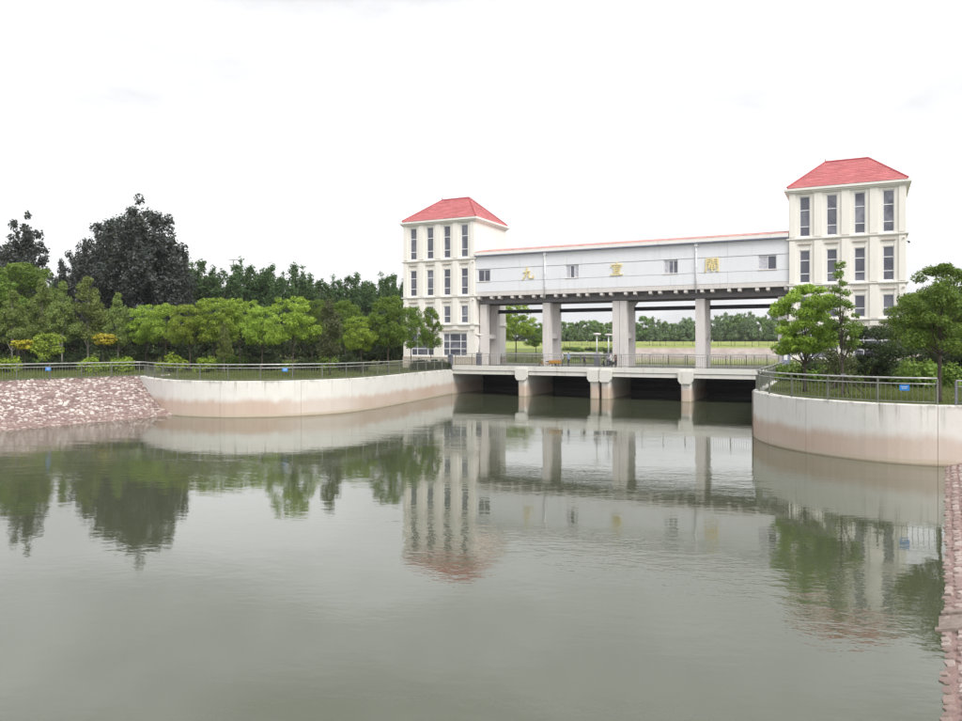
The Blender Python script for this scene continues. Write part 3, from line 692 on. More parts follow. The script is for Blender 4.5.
# ------------------------------------------------------------------ trees
def leaf_cloud(rng, centers, radii, per, leaf, flat=0.75, droop=0.0, elong=1.7):
    V = []
    for c, r in zip(centers, radii):
        n = max(6, int(per * (r/np.mean(radii))**2))
        d = rng.normal(size=(n,3)); d /= np.linalg.norm(d,axis=1)[:,None]
        rad = rng.random(n)**0.45
        p = c + d*(rad*r)[:,None]*np.array([1,1,flat]); p[:,2] -= droop*rad*rng.random(n)*r
        nrm = d*0.55 + np.array([0,0,0.55]) + rng.normal(size=(n,3))*0.55; nrm /= np.linalg.norm(nrm,axis=1)[:,None]
        a = np.cross(nrm, rng.normal(size=(n,3))); a /= np.linalg.norm(a,axis=1)[:,None]+1e-9
        b = np.cross(nrm, a); s = leaf*rng.uniform(.6,1.4,size=n)
        a *= (s*0.5*elong/1.3)[:,None]; b *= (s*0.5/1.3)[:,None]; mid = nrm*(s*0.12)[:,None]
        q = np.stack([p-a, p+b-mid, p+a, p-b-mid], axis=1).reshape(-1,3); V.append(q)
    return np.concatenate(V)
def envelope(kind, t):
    if kind == 'round': return math.sqrt(max(0.03, 1-(2*t-0.85)**2/1.35))
    if kind == 'umbrella': return max(.15, math.sqrt(max(0.02, 1-((t-.45)/.58)**2)))
    if kind == 'cone': return max(.10, (1-t)**.75*1.05) * min(1, .55+t*3)
    if kind == 'column': return max(.12, (1-t**2.2)) * min(1, .55+t*2)
    if kind == 'big': return max(.16, (1-t**2.6)*.98) * min(1, .72+t*1.6)
    return 1
def make_tree(seed, h, base, r, kind, nclump, per, leaf, cr, leafmat, barkmat='bark', tr=0.10, limbs=14, flat=.75, gap=0.0, lean=0.0, stems=1):
    rng = np.random.default_rng(seed); rr = random.Random(seed)
    C = []; R = []; tries = 0
    while len(C) < nclump and tries < nclump*20:
        tries += 1; t = rr.random()**(.9 if kind != 'cone' else 1.25); e_ = envelope(kind, t)*r; q = rr.random()*6.283
        rho = e_*(rr.random()**.42)*.92; c = np.array([rho*math.cos(q)+lean*t, rho*math.sin(q), base+(h-base)*(.04+.94*t)])
        rad = cr*rr.uniform(.7,1.35)*(0.75+.35*(1-t))
        if gap and any(np.linalg.norm(c-k) < gap for k in C): continue
        if c[2]+rad*flat > h*1.01: c[2] = h-rad*flat
        C.append(c); R.append(rad)
    if kind in ('plume','bigplume'):
        C = []; R = []; big = kind == 'bigplume'; nl = 19 if big else 9; LD = [(0,0,h)]
        for k in range(nl-1):
            rho = r*math.sqrt((k+1)/nl)*rr.uniform(.8,1.05); q = k*2.4+rr.random(); LD.append((rho*math.cos(q), rho*math.sin(q), h*(1-(.30 if big else .22)*(rho/r)**(1.9 if big else 1.4))*rr.uniform(.93,1.0)))
        tries = 0
        while len(C) < nclump and tries < nclump*12:
            tries += 1; lx, ly, top = rr.choice(LD); t = rr.random()**.8; j = r*(.22 if big else .26)*(1-.75*t); sp = .45+.55*min(1,t*1.6)
            rad = cr*(1.2-.50*t)*rr.uniform(.8,1.2)
            c = np.array([lx*sp+rr.gauss(0,j), ly*sp+rr.gauss(0,j), base+(top-base)*t-rad*flat*.6*t])
            if gap and any(np.linalg.norm((c-k)*np.array([1,1,.6])) < gap*(1.3-.6*t) for k in C): continue
            C.append(c); R.append(rad)
    C = np.array(C); V = leaf_cloud(rng, C, np.array(R), per, leaf, flat)
    crown = np_mesh('crown', V, 4, M[leafmat])
    mb = MB(); tops = []
    for st in range(stems):
        ox, oy = (0,0) if stems == 1 else (rr.uniform(-.35,.35), rr.uniform(-.35,.35)); ht = h*(.86 if kind in ('cone','column','plume','bigplume') else .62)
        pts = []; n = 7
        for i in range(n+1):
            f = i/n; pts.append((ox*(1-.0*f)+rr.uniform(-.05,.05)*f*h*.12+lean*f*.6, oy+rr.uniform(-.05,.05)*f*h*.12, -0.15+(ht+.15)*f))
        mb.tube(pts, [tr*(1.25 if i == 0 else 1)*(1-.78*i/n) for i in range(n+1)], 7); tops.append(pts)
    idx = list(range(len(C))); rr.shuffle(idx)
    for i in idx[:limbs]:
        pts = tops[i % len(tops)]; c = C[i]; zc = min(c[2]*.80, h*.7); k = min(range(len(pts)), key=lambda j: abs(pts[j][2]-max(base*.85, zc-.12*h)))
        a = Vector(pts[k]); b = Vector(c); m1 = a.lerp(b,.5)+Vector((0,0,-.03*h*rr.random()))
        r0 = tr*(1-.78*k/7)*.62; mb.tube([a,m1,b],[r0,r0*.62,r0*.18],5,False)
    trunk = mb.mesh('trunk', M[barkmat], smooth=True)
    return dict(h=h, crown=crown, trunk=trunk, r=r)
PT = {}
for i in range(3): PT['lime%d'%i] = make_tree(11+i, 7, 2.9, 2.55, 'umbrella', 50, 210, .125, .60, 'leaf_lime', tr=.12, flat=.62, gap=.62, limbs=22)
for i in range(2): PT['green%d'%i] = make_tree(21+i, 7, 2.5, 2.3, 'round', 50, 210, .125, .58, 'leaf_green', tr=.11, gap=.55, limbs=22)
for i in range(3): PT['olive%d'%i] = make_tree(31+i, 8, 2.6, 2.1, 'cone', 58, 190, .13, .56, 'leaf_olive', 'bark_pale', tr=.11)
PT['grey0'] = make_tree(41, 7, 1.9, 1.7, 'cone', 34, 130, .16, .62, 'leaf_grey', tr=.09)
for i in range(2): PT['bronze%d'%i] = make_tree(51+i, 25, 3.5, 5.7, 'bigplume', 420, 85, .36, .98, 'leaf_bronze', 'bark_pale', tr=.38, limbs=60, gap=.5, flat=1.25)
PT['bronze_slim'] = make_tree(57, 24, 3.5, 3.4, 'bigplume', 150, 90, .36, .90, 'leaf_bronze', 'bark_pale', tr=.30, limbs=34, gap=.62, flat=1.25)
for i in range(4): PT['poplar%d'%i] = make_tree(61+i, 20, 2.0, 3.6, 'plume', 190, 75, .34, 1.0, 'leaf_poplar', 'bark_pale', tr=.22, limbs=16, flat=1.2)
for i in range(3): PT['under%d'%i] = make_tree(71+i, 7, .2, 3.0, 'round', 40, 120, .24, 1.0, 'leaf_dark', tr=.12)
for i in range(4): PT['far%d'%i] = make_tree(81+i, 9, .5, 3.5, 'round', 34, 75, .45, 1.15, 'leaf_far', tr=.16, limbs=8)
for i in range(3): PT['farblue%d'%i] = make_tree(91+i, 11, .5, 3.9, 'plume', 52, 60, .48, 1.25, 'leaf_hazeblue', tr=.18, limbs=8)
PT['sapling'] = make_tree(97, 6, 1.6, 1.0, 'column', 14, 36, .30, .55, 'leaf_hazeblue', tr=.07, limbs=6)
PT['near_round'] = make_tree(101, 6.2, 2.15, 2.0, 'round', 70, 400, .092, .45, 'leaf_lime', tr=.11, limbs=26, flat=.62, gap=.42)
PT['near_thin'] = make_tree(102, 7.4, 2.4, 1.15, 'column', 28, 160, .095, .36, 'leaf_green', tr=.075, limbs=22, flat=.7, gap=.42, lean=.25)
PT['near_big'] = make_tree(103, 6.9, 2.5, 2.0, 'round', 70, 330, .09, .47, 'leaf_green', tr=.13, limbs=26, lean=.15)
PT['clipped'] = make_tree(104, 3.1, .5, 1.35, 'round', 46, 150, .10, .40, 'leaf_dark', tr=.05, limbs=20, stems=4)
PT['brown_bush'] = make_tree(105, 2.2, .15, .8, 'round', 26, 70, .09, .33, 'leaf_grey', tr=.03, limbs=20, stems=4)
PT['yellow'] = make_tree(106, 2.4, 1.75, .95, 'umbrella', 16, 90, .15, .30, 'leaf_yellow', tr=.06, flat=.5)
PT['small'] = make_tree(107, 3.2, 1.2, 1.25, 'round', 22, 100, .15, .45, 'leaf_lime', tr=.06)
def bush(seed, h, r, leafmat, n=22, per=80, leaf=.11):
    rng = np.random.default_rng(seed); rr = random.Random(seed); C = []; R = []
    for k in range(n):
        q = rr.random()*6.283; f = rr.random()**.5; z = h*rr.uniform(.2,.78)*(1-.4*f*f); C.append(np.array([r*f*.8*math.cos(q), r*f*.8*math.sin(q), z])); R.append(r*.34*rr.uniform(.8,1.2))
    V = leaf_cloud(rng, np.array(C), np.array(R), per, leaf, .85); V[:,2] = np.maximum(V[:,2], .01)
    mb = MB()
    for k in range(7): c = C[k]; mb.tube([(c[0]*.15,c[1]*.15,-.05),(c[0]*.6,c[1]*.6,c[2]*.6),tuple(c)],[.03,.02,.008],5,False)
    return dict(h=h, r=r, crown=np_mesh('foliage', V, 4, M[leafmat]), trunk=mb.mesh('stem', M['bark']))
for i in range(2): PT['lime_bush%d'%i] = bush(201+i, .95, .8, 'leaf_bush')
for i in range(2): PT['green_bush%d'%i] = bush(211+i, 1.2, 1.1, 'leaf_green', 26, 80, .12)
for i in range(2): PT['dark_bush%d'%i] = bush(221+i, 1.5, 1.2, 'leaf_dark', 26, 80, .13)
def plant(name, proto, loc, h, label, cat, group=None, wide=1.0, rz=None):
    d = PT[proto]; e = empty(name, loc, RND.random()*6.283 if rz is None else rz); s = h/d['h']; e.scale = (s*wide, s*wide, s)
    shrub = d['crown'].name.startswith('foliage')
    obj('stem' if shrub else 'trunk', d['trunk'], e); obj('foliage' if shrub else 'crown', d['crown'], e)
    return tag(e, label, cat, group)
def height(top, Y, gz=GZ): return CAMH - gz + (HORIZ-top)*Y/FPX
def T(name, proto, x, Y, top, label, cat='tree', group=None, wide=1.0, gz=GZ, rz=None):
    return plant(name, proto, px(x,Y,gz), height(top,Y,gz), label, cat, group, wide, rz)

# left bank: front row
FR = [('locust_tree','lime0',293,68,296,'lone lime green tree above the blue railing sign, nearest the bank wall',1.0),
 ('slender_tree','grey0',330,70,298,'grey brown slender tree between two lime green trees behind the railing',1.0),
 ('locust_tree','lime1',361,75,316,'low lime green tree left of the dark green tree beside the tower',.95),
 ('broadleaf_tree','green0',388,76,294,'deep green round tree closest to the left side of the tower',1.0),
 ('broadleaf_tree','green1',411,82,306,'small dark tree before the left half of the left tower',.8),
 ('broadleaf_tree','green0',431,84,306,'small dark tree before the ground floor door of the left tower',.62),
 ('locust_tree','lime2',262,80,306,'lime green tree just left of the lone lime tree, slightly behind',1.0),
 ('locust_tree','lime0',240,84,298,'tall lime green tree at the middle of the left front row',1.05),
 ('locust_tree','lime1',214,82,297,'broad lime green tree in the front row under the poplars',1.1),
 ('slender_tree','olive1',224,76,322,'pale olive young tree with thin pale trunk before lime trees',.8),
 ('locust_tree','lime2',190,80,304,'lime green tree below the right edge of the big dark poplar',1.0),
 ('locust_tree','lime0',166,83,303,'lime green tree with paired pale trunks below the big dark poplar',.95),
 ('locust_tree','lime1',146,85,304,'yellowish lime tree at left end of the lime tree row',.9),
 ('slender_tree','olive0',118,84,292,'pointed olive tree just left of the lime tree row',.85),
 ('slender_tree','olive1',88,88,276,'tallest olive tree with pale trunk under the big dark poplar',1.0),
 ('slender_tree','olive2',62,86,281,'narrow olive tree left of the tallest olive tree',.8),
 ('slender_tree','olive0',42,88,278,'pointed olive tree above the small lime tree at far left',.85),
 ('slender_tree','olive2',12,84,290,'olive tree at the left edge of the picture',1.0),
 ('broadleaf_tree','green1',18,98,262,'deep green tree behind the olive trees at left edge',1.3),
 ('broadleaf_tree','green0',-12,92,270,'deep green tree cut by the left edge of the picture',1.2),
 ('small_tree','small',48,79,333,'small round lime tree behind the blue sign at far left',1.1),
 ('small_tree','yellow',25,79,340,'small tree with bright yellow crown near left edge',1.15),
 ('small_tree','yellow',103,82,334,'small yellow tree under the olive trees',1.0),
 ('broadleaf_tree','green1',345,92,300,'green tree half hidden behind the grey brown slender tree',.95),
 ('broadleaf_tree','green0',312,96,298,'green tree filling the gap right of the lone lime tree',1.0)]
for nm, pr, x, Y, top, lab, wd in FR: T(nm, pr, x, Y, top, lab, 'tree', None, wd*.88)
# understory that closes the view below the crowns
for k in range(19):
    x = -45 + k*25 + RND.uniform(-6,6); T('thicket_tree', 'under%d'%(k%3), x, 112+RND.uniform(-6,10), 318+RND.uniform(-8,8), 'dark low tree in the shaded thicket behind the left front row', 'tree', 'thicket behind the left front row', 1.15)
# big dark poplars
for pr, x, Y, top, lab, wd in (('bronze0',142,118,191,'tallest dark bronze poplar with broad crown at left',1.0),('bronze1',108,122,205,'dark bronze poplar overlapping the left side of the tallest one',.8),
    ('bronze1',172,124,238,'shorter dark bronze poplar at the right foot of the tallest one',.85),('bronze_slim',24,112,206,'slim dark bronze poplar with open crown near the left edge',.95),('bronze_slim',4,125,238,'shorter slim bronze poplar cut by the left edge',1.2),
    ('bronze0',78,128,240,'low dark bronze poplar between slim and tallest poplars',.75),('bronze_slim',-22,118,222,'bronze poplar standing beyond the left edge',1.1)):
    T('dark_poplar', pr, x, Y, top, lab, 'tree', 'dark bronze poplars', wd)
tops = [262,258,268,264,259,263,262,258,268,262,266,272,276,270,266,278,272,271,280,270,276,282,274]
ORD = ['first','second','third','fourth','fifth','sixth','seventh','eighth','ninth','tenth','eleventh','twelfth','thirteenth','fourteenth','fifteenth','sixteenth','seventeenth','eighteenth']
xs = [190 + k*11.9 for k in range(18)]
for k, x in enumerate(xs):
    T('poplar_tree', 'poplar%d'%(k%4), x+RND.uniform(-2.5,2.5), 150+RND.uniform(-6,10), tops[k]+RND.uniform(-3,3), ORD[k]+' from left in the dark green poplar row left of the tower', 'tree', 'poplar row behind the left bank', 1.0)
T('poplar_tree', 'poplar1', 389, 138, 272, 'thin pale poplar touching the left edge of the left tower', 'tree', None, .62)
for k in range(12):
    T('poplar_tree', 'poplar%d'%((k+2)%4), -70+k*23+RND.uniform(-4,4), 165+RND.uniform(-5,12), 262+RND.uniform(-12,10), 'green poplar showing behind the dark bronze poplars', 'tree', 'poplars behind the dark bronze poplars', 1.1)
# hedge shrubs on the left bank
for k, (x, pr) in enumerate([(9,'lime_bush0'),(92,'lime_bush1'),(123,'lime_bush0'),(172,'lime_bush1'),(205,'lime_bush0')]):
    T('round_shrub', pr, x, 77, 354.5 if k != 3 else 352, ['bright lime shrub at the left edge behind the railing','bright lime shrub below the tallest olive tree','bright lime shrub left of the lime tree row','largest bright lime shrub below the big dark poplar','bright lime shrub under the broad lime tree'][k], 'shrub', None, .85)
for k in range(34):
    x = -20 + k*11.5; Y = 84 + RND.uniform(-2,4)
    T('hedge_shrub', 'green_bush%d'%(k%2) if RND.random() < .3 else 'dark_bush%d'%(k%2), x, Y, 356+RND.uniform(-3,2.5), 'low green hedge shrub behind the left bank railing', 'shrub', 'hedge along the left bank', 1.0)
for k, x in enumerate((418,426,435,443)):
    plant('hedge_shrub', 'dark_bush%d'%(k%2), px(x, 84.5, GZ), 1.35, 'dark low shrub at the foot of the left tower', 'shrub', 'shrubs at the foot of the left tower', .9)

# right bank
T('round_tree','near_round',805,45,284,'bright green round tree in front of the right tower','tree',None,1.0,GZ,1.0)
T('slender_tree','near_thin',843,42.5,261,'thin open tree propped by stakes before the right tower','tree',None,1.0,GZ,2.4)
T('broadleaf_tree','near_big',939,36.6,264,'dark leafed tree standing at the right bank wall beside the railing end','tree',None,1.0,GZ,.4)
T('clipped_tree','clipped',872,50,325,'dark round clipped shrub tree in front of the right tower','tree',None,1.05)
T('bush','brown_bush',838,48,336,'thin brown bush behind the staked tree','shrub',None,1.0)
RT_LAB = ['green tree nearest the right edge of the right tower','green tree behind the trunk of the wall side tree at right','green tree at the right picture edge behind the wall side tree','green tree cut off by the right picture edge','far green tree peeping out beside the right tower','far green tree between tower and wall side tree','tallest far green tree behind the wall side tree']
for k, (x, Y, top) in enumerate(((912,66,296),(936,72,300),(960,64,288),(985,60,292),(905,92,292),(925,100,290),(950,95,284))):
    T('broadleaf_tree', 'green%d'%(k%2), x, Y, top, RT_LAB[k], 'tree', 'trees right of the right tower', 1.05)
for k, (x, Y, top) in enumerate(((915,58,340),(930,56,338),(948,57,336),(966,56,338),(985,55,338))):
    T('thicket_tree', 'under%d'%(k%3), x, Y, top, 'dark undergrowth clump below the trees right of the right tower', 'shrub', 'undergrowth right of the right tower', 1.0)
sh = [(796,58,358,'green_bush0'),(786,60,360,'green_bush1'),(815,57,356,'dark_bush0'),(828,56,357,'green_bush1'),(850,56,355,'dark_bush1'),(862,55,359,'green_bush0'),(884,56,356,'dark_bush0'),(898,54,358,'dark_bush1'),(912,52,357,'green_bush0'),(925,50,354,'green_bush1'),(840,57,358,'dark_bush0'),(874,57,360,'green_bush1')]
sh.sort()
for k, (x, Y, top, pr) in enumerate(sh):
    T('hedge_shrub', pr, x, Y, top, ('dark' if pr[0] == 'd' else 'fresh green') + ' low shrub, ' + ORD[k] + ' from left in the hedge before the right tower', 'shrub', 'hedge at the right tower', 1.0)
# stakes of the thin tree
b0 = px(843, 42.5, GZ)
for k, (dx, dy, lab) in enumerate(((-1.15,-.2,'left wooden stake propping the thin tree'),(1.1,-.35,'right wooden stake propping the thin tree'),(-.45,-.75,'short left wooden stake before the thin tree'),(.6,.5,'rear wooden stake behind the thin tree'))):
    e = empty('tree_stake', (b0.x+dx, b0.y+dy, GZ)); MB().tube([(0,0,-.05),(-dx*.93,-dy*.93,1.15)], .04, 6).build('pole', M['bark'], e)
    MB().tube([(-dx*.88,-dy*.88,1.06),(-dx*.95,-dy*.95,1.17)], .055, 6).build('tie', M['greypost'], e); tag(e, lab, 'stake')
b0 = px(89, 68.0, GZ)
for k, (dx, dy, lab) in enumerate(((-.9,.1,'left dark tree stake behind the left railing'),(.75,.1,'right dark tree stake behind the left railing'))):
    e = empty('tree_stake', (b0.x+dx, b0.y+dy, GZ)); MB().tube([(0,0,-.05),(-dx*.9,-dy*.9,1.2)], .045, 6).build('pole', M['bark'], e); tag(e, lab, 'stake')

# upstream and far bank
T('broadleaf_tree','lime0',516,135,302,'light green tree seen through the leftmost gallery bay','tree',None,.9)
T('broadleaf_tree','green0',536,150,322,'green tree behind the narrow left gallery column','tree',None,1.0)
T('broadleaf_tree','lime1',501,150,315,'light green tree half hidden behind the left gallery column','tree',None,.9)
for k in range(11):
    x = 548 + k*7.4; gz = 6.9; T('bank_tree','far%d'%(k%4), x, 326+RND.uniform(-4,8), 322+RND.uniform(-2,2), 'tree in the clipped green block between the left gallery columns', 'tree', 'tree block seen left of the middle column', 1.0, gz)
for k in range(17):
    x = 622 + k*10.5; T('bank_tree',('far%d'%(k%4) if k%3 else 'farblue%d'%(k%2)), x, 328+RND.uniform(-4,14), 322+RND.uniform(-8,5), 'hazy green tree on the far bank seen through the right gallery bays', 'tree', 'far bank trees right of the middle column', 1.0, 6.9)
for k, (x, top) in enumerate(((725,310),(738,312),(748,308),(770,309),(690,316),(657,314))):
    T('bank_tree','farblue%d'%(k%3), x, 350, top, 'taller bluish tree rising over the far bank row', 'tree', 'taller far trees', .9, 7)
for k in range(30):
    x = 555 + k*7.6 + RND.uniform(-4,4); T('sapling','sapling', x, 303+RND.uniform(-2,3), 326+RND.uniform(-4,4), 'thin young tree on the yellow green far lawn', 'tree', 'young trees on the far lawn', .9, 4.9)
for k in range(16):
    x = 880 + k*9; T('bank_tree','far%d'%(k%4), x, 200+RND.uniform(-10,10), 312+RND.uniform(-6,6), 'far tree in the belt beyond the right bank', 'tree', 'far belt right', 1.2, GZ)
for k in range(40):
    x = 445 + k*8.5; T('bank_tree','farblue%d'%(k%3), x, 370+RND.uniform(-8,30), 326+RND.uniform(-3,4), 'hazy tree at the back of the far bank belt', 'tree', 'back of the far bank belt', 1.25, 7)
for k in range(34):
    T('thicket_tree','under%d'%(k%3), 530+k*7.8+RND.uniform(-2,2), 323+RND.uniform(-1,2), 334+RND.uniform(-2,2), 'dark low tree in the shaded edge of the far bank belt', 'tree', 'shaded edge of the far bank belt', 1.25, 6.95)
for k in range(7):
    x = 566+k*7+RND.uniform(-3,3); plant('scrub_bush', 'dark_bush%d'%(k%2) if k%2 else 'green_bush%d'%(k%2), px(x, 291+RND.uniform(0,3), 3.1), 2.0, 'low scrub bush on the bare far slope left of the middle column', 'shrub', 'scrub on the far slope', 1.5)
# far mast
e = world_empty('radio_mast', *px(233.5, 330, 2.7)); q = px(233.5,330,0); mb = MB(); MZ = CAMH+(HORIZ-259)*330/FPX
for dx, dy in ((-.5,-.5),(.5,-.5),(.5,.5),(-.5,.5)): mb.tube([(q.x+dx,q.y+dy,2.7),(q.x+dx*.3,q.y+dy*.3,MZ)], .10, 4)
for k in range(22):
    z_ = 2.7+(MZ-2.7)*k/22; s_ = -.5 if k%2 else .5; mb.tube([(q.x+s_,q.y-.5,z_),(q.x-s_*.8,q.y-.4,z_+1.7)], .06, 4)
mb.build('lattice', M['steel'], e)
for z_ in (MZ-3, MZ-.6): MB().box(q.x-2.0,q.x+2.0,q.y-.2,q.y+.2,z_,z_+.5).build('antenna_frame', M['steel'], e)
tag(e, 'distant lattice radio mast rising over the poplars', 'mast')

# grass on the banks
def grass(name, label, pts, hgt, per):
    rng = np.random.default_rng(5); n = len(pts)*per
    base = np.repeat(np.array(pts), per, axis=0) + np.column_stack([rng.normal(0,.09,n), rng.normal(0,.09,n), np.zeros(n)])
    q = rng.random(n)*6.283; w = rng.uniform(.012,.022,n); h = hgt*rng.uniform(.5,1.5,n); ln = rng.normal(0,.5,(n,2))*h[:,None]
    a = np.column_stack([np.cos(q)*w, np.sin(q)*w, np.zeros(n)]); top = base + np.column_stack([ln, h])
    m = np_mesh(name, np.stack([base-a, base+a, top], axis=1).reshape(-1,3), 3, M['grass'])
    return tag(obj(name, m), label, 'grass', None, 'stuff')
gp = []
rr = random.Random(12)
def inside(poly, x, y):
    c = False; j = len(poly)-1
    for i in range(len(poly)):
        if (poly[i][1] > y) != (poly[j][1] > y) and x < (poly[j][0]-poly[i][0])*(y-poly[i][1])/(poly[j][1]-poly[i][1])+poly[i][0]: c = not c
        j = i
    return c
gr2 = [(p.x,p.y) for p in reversed(offset_path(PR,.7))]
rpoly = [(31.2,30)] + gr2 + [(36,60),(40,36)]
while len(gp) < 6500:
    x, y = rr.uniform(16,36), rr.uniform(33,62)
    if inside(rpoly,x,y) and rr.random() < .35+.65*(.5+.5*math.sin(x*.9+1.3*math.sin(y*.7))): gp.append((x,y,GZ))
grass('grass', 'rough grass on the right bank behind the railing', gp, .12, 5)
gp = []; lpoly = [(p.x,p.y) for p in offset_path(PL,.7)] + [(-12,84),(-45,80),(-60,50)]
while len(gp) < 8000:
    x, y = rr.uniform(-60,-2), rr.uniform(48,84)
    if inside(lpoly,x,y) and inside(left_poly,x,y) and y < 76+rr.random()*8: gp.append((x,y,GZ))
grass('grass', 'rough grass on the left bank behind the railing', gp, .14, 4)

# ------------------------------------------------------------------ people and vehicles on the bridge
SKIN = mat_plain('skin', (0.42, 0.27, 0.20), 0.6); HAIR = mat_plain('hair', (0.012, 0.011, 0.011), 0.6)
def cloth(col): return mat_plain('cloth', col, 0.85, 0, 0.2, 8)
def person(loc, rz, H, shirt, pants, label, pose='stand'):
    J = {'pel':(0,0,.53),'spi':(0,0,.64),'che':(0,-.005,.76),'nec':(0,0,.845),'hd1':(0,-.012,.89),'hd2':(0,-.012,.955)}
    for s, k in ((-1,'l'),(1,'r')):
        J['hip'+k] = (s*.055,0,.50); J['sho'+k] = (s*.105,0,.815)
        if pose == 'sit':
            J['kne'+k] = (s*.07,-.24,.49); J['ank'+k] = (s*.07,-.22,.25); J['toe'+k] = (s*.07,-.30,.225)
            J['elb'+k] = (s*.14,-.08,.66); J['wri'+k] = (s*.13,-.24,.66); J['han'+k] = (s*.12,-.29,.67)
        else:
            st = .05*s if pose == 'walk' else 0.012*s
            J['kne'+k] = (s*.06,-.02+st*.6,.28); J['ank'+k] = (s*.062,st*1.2+.01,.045); J['toe'+k] = (s*.07,st*1.2-.075,.018)
            f = -.05*s if pose == 'walk' else 0
            J['elb'+k] = (s*.135,.012+f*.5,.655); J['wri'+k] = (s*.14,-.035+f*1.3,.53); J['han'+k] = (s*.138,-.05+f*1.5,.475)
    E = [('pel','spi'),('spi','che'),('che','nec'),('nec','hd1'),('hd1','hd2')]
    for k in 'lr': E += [('pel','hip'+k),('hip'+k,'kne'+k),('kne'+k,'ank'+k),('ank'+k,'toe'+k),('che','sho'+k),('sho'+k,'elb'+k),('elb'+k,'wri'+k),('wri'+k,'han'+k)]
    RAD = {'pel':(.088,.065),'spi':(.080,.058),'che':(.095,.066),'nec':(.034,.034),'hd1':(.044,.052),'hd2':(.046,.056),'hip':(.055,.058),'kne':(.036,.037),'ank':(.023,.024),'toe':(.022,.016),'sho':(.036,.036),'elb':(.027,.027),'wri':(.018,.018),'han':(.020,.013)}
    names = list(J); m = bpy.data.meshes.new('body'); m.from_pydata([tuple(c*H for c in J[n]) for n in names], [(names.index(a),names.index(b)) for a,b in E], [])
    o = bpy.data.objects.new('tmp', m); COL.objects.link(o); md = o.modifiers.new('s','SKIN'); md.use_smooth_shade = True
    for i, n in enumerate(names):
        r_ = RAD[n[:3]] if n[:3] in RAD else RAD[n]; r_ = RAD.get(n, r_); sv = m.skin_vertices[0].data[i]; sv.radius = (r_[0]*H, r_[1]*H); sv.use_root = n == 'pel'
    sb = o.modifiers.new('b','SUBSURF'); sb.levels = 2; sb.render_levels = 2
    dg = bpy.context.evaluated_depsgraph_get(); dg.update(); me = bpy.data.meshes.new_from_object(o.evaluated_get(dg)); bpy.data.objects.remove(o); me.name = 'body'
    me.materials.clear()
    for q in (SKIN, shirt, pants, HAIR): me.materials.append(q)
    for p in me.polygons:
        c = p.center/H; k = 0
        arm = abs(c.x) > .115 and c.z > .40
        if c.z < .535 and not arm: k = 2
        if pose == 'sit' and c.y < -.10 and abs(c.x) < .11 and c.z < .56: k = 2
        elif .535 <= c.z < .845 and not (arm and (c.z < .66 and pose != 'sit')): k = 1
        if pose == 'sit' and c.y < -.18 and c.z > .6: k = 0
        if c.z < .05 and pose != 'sit': k = 3
        if c.z > .945 or (c.z > .88 and c.y > .0): k = 3
        p.material_index = k; p.use_smooth = True
    e = empty('person', loc, rz); b = obj('body', me, e)
    mb = MB(); hz = .925*H
    mb.add([(0,-.078*H,hz-.004*H),(-.01*H,-.062*H,hz-.02*H),(.01*H,-.062*H,hz-.02*H),(0,-.060*H,hz+.016*H)],[(0,1,2),(0,2,3),(0,3,1)])
    mb.build('nose', SKIN, b)
    for s in (-1,1): MB().lathe([(.001,-.006*H),(.006*H,0),(.001,.006*H)],6,(s*.019*H,-.062*H,.938*H)).build('eye', HAIR, b)
    return tag(e, label, 'person')
def at_deck(x, v):
    k = (x-481)/FPX; o = dam(0,v); return (o.y*k-o.x)/(CA+SA*k)
DZ = 3.06
def wheel(mb_t, mb_r, c, r, w=.045):
    pts = [(c[0]+r*math.cos(q), c[1], c[2]+r*math.sin(q)) for q in np.linspace(0,2*math.pi,17)]
    mb_t.tube(pts, w, 6, False)
    for q in range(6): mb_r.tube([c,(c[0]+r*math.cos(q*1.047),c[1],c[2]+r*math.sin(q*1.047))], .012, 4, False)
    mb_r.tube([(c[0],c[1]-.06,c[2]),(c[0],c[1]+.06,c[2])], .05, 8)
# cargo tricycle, heading left; local x along the bridge
RUB = mat_plain('rubber', (0.015,0.015,0.016), .8); ORG = mat_plain('orange_paint', (0.48,0.24,0.04), .55)
ut, vt = at_deck(550, 1.5), 1.5
e = empty('cargo_tricycle', dam(ut, vt, DZ), -ANG)
for (cx, cy) in ((-1.0,0),(.62,-.42),(.62,.42)):
    a, b = MB(), MB(); wheel(a, b, (cx,cy,.27), .235); w_ = a.build('wheel', RUB, e); b.build('rim', M['steel'], w_)
mb = MB().box(.05,1.15,-.46,.46,.42,.47)
mb.build('cargo_floor', M['darksteel'], e)
mb = MB().box(.05,1.15,-.46,-.43,.47,.80).box(.05,1.15,.43,.46,.47,.80).box(.05,.08,-.43,.43,.47,.795).box(1.12,1.15,-.43,.43,.47,.795); mb.build('cargo_box', ORG, e)
MB().tube([(-1.0,0,.27),(-.86,0,.75),(-.80,0,1.02)], .035, 6).tube([(-.80,0,.55),(-.35,0,.38),(.1,0,.40)], .045, 6).tube([(-.30,0,.38),(-.22,0,.62)], .035, 6).build('frame', ORG, e)
MB().tube([(-.62,-.32,1.02),(-.80,-.1,1.04),(-.80,.1,1.04),(-.62,.32,1.02)], .02, 6).build('handlebar', M['darksteel'], e)
MB().extr([(-.45,.62),(-.02,.62),(-.02,.74),(-.25,.70),(-.45,.70)], 'y', -.16, .16).build('saddle', RUB, e, fixn=True)
MB().lathe([(.02,-.06),(.09,-.02),(.09,.03),(.02,.05)], 10, (-.93,0,.86)).build('headlight', M['white'], e)
MB().extr([(-1.26,.36),(-1.10,.53),(-.86,.52),(-.76,.40),(-.86,.49),(-1.10,.50)], 'y', -.06, .06).build('mudguard', ORG, e, fixn=True)
tag(e, 'orange three wheeled cargo tricycle parked on the bridge', 'tricycle')
us = at_deck(608, 1.6)
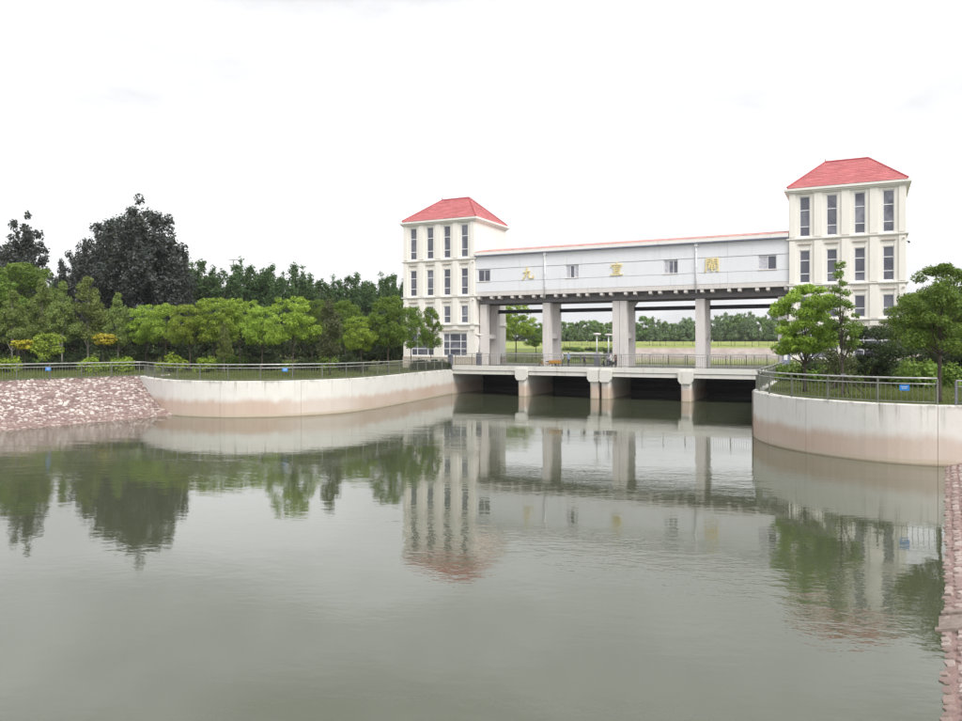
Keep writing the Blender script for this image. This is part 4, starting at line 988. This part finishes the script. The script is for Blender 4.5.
e = empty('motor_scooter', dam(us, 1.6, DZ), -ANG+math.radians(12))
for cx in (-.62,.62):
    a, b = MB(), MB(); wheel(a, b, (cx,0,.25), .215, .05); w_ = a.build('wheel', RUB, e); b.build('rim', M['steel'], w_)
MB().extr([(-.45,.30),(.05,.30),(.25,.34),(.75,.50),(.72,.62),(.15,.62),(.05,.40),(-.30,.38),(-.42,.85),(-.52,.86)], 'y', -.14, .14).build('body', M['darksteel'], e, fixn=True)
MB().extr([(.10,.64),(.74,.64),(.78,.72),(.12,.70)], 'y', -.13, .13).build('saddle', RUB, e, fixn=True)
MB().tube([(-.62,0,.25),(-.48,0,.85),(-.42,0,1.0)], .03, 6).build('fork', M['steel'], e)
MB().tube([(-.30,-.30,1.02),(-.43,0,1.0),(-.30,.30,1.02)], .02, 6).build('handlebar', M['darksteel'], e)
MB().lathe([(.02,-.05),(.08,-.02),(.08,.02),(.02,.05)], 10, (-.52,0,.90)).build('headlight', M['white'], e)
tag(e, 'dark motor scooter beside the middle column on the bridge', 'scooter')
def pers(x, v, H, sh_, pa_, label, rz, pose='stand', z=DZ): return person(dam(at_deck(x,v), v, z), rz-ANG, H, cloth(sh_), cloth(pa_), label, pose)
pers(562.3, 2.3, 1.72, (.62,.60,.66), (.03,.03,.045), 'person in pale shirt standing right of the orange tricycle', math.radians(-70))
pers(568.5, 2.2, 1.74, (.20,.28,.45), (.035,.035,.05), 'person in blue shirt standing rightmost beside the tricycle', math.radians(-100), 'walk')
pers(584.2, 3.2, 1.50, (.05,.05,.07), (.03,.03,.04), 'short person in dark clothes between tricycle and middle lamp', math.radians(20), 'walk')
pers(598.4, 2.2, 1.72, (.05,.07,.08), (.03,.03,.04), 'person in dark clothes just right of the middle lamp', math.radians(150))
pers(615.5, 2.6, 1.66, (.10,.06,.05), (.04,.04,.05), 'person in dark shirt in front of the middle column', math.radians(60))
person(dam(us+.32, 1.6, DZ+.72-.45*1.66), math.radians(-90)-ANG+math.radians(12), 1.66, cloth((.70,.68,.68)), cloth((.05,.05,.07)), 'person in white top sitting on the dark scooter', 'sit')

# ------------------------------------------------------------------ thin summer haze
hz = MB().box(-1400, 1400, -120, 1500, -4, 60).build('haze', None); ht = NT('haze_air')
pv = ht.n('VolumePrincipled'); pv.inputs['Color'].default_value = (0.93, 0.95, 0.97, 1); pv.inputs['Density'].default_value = 0.00016; pv.inputs['Anisotropy'].default_value = 0.2
ht.t.links.new(pv.outputs[0], ht.out.inputs['Volume']); hz.data.materials.append(ht.m); tag(hz, kind='stuff'); tag(hz, 'thin pale haze over the whole canal', 'haze')
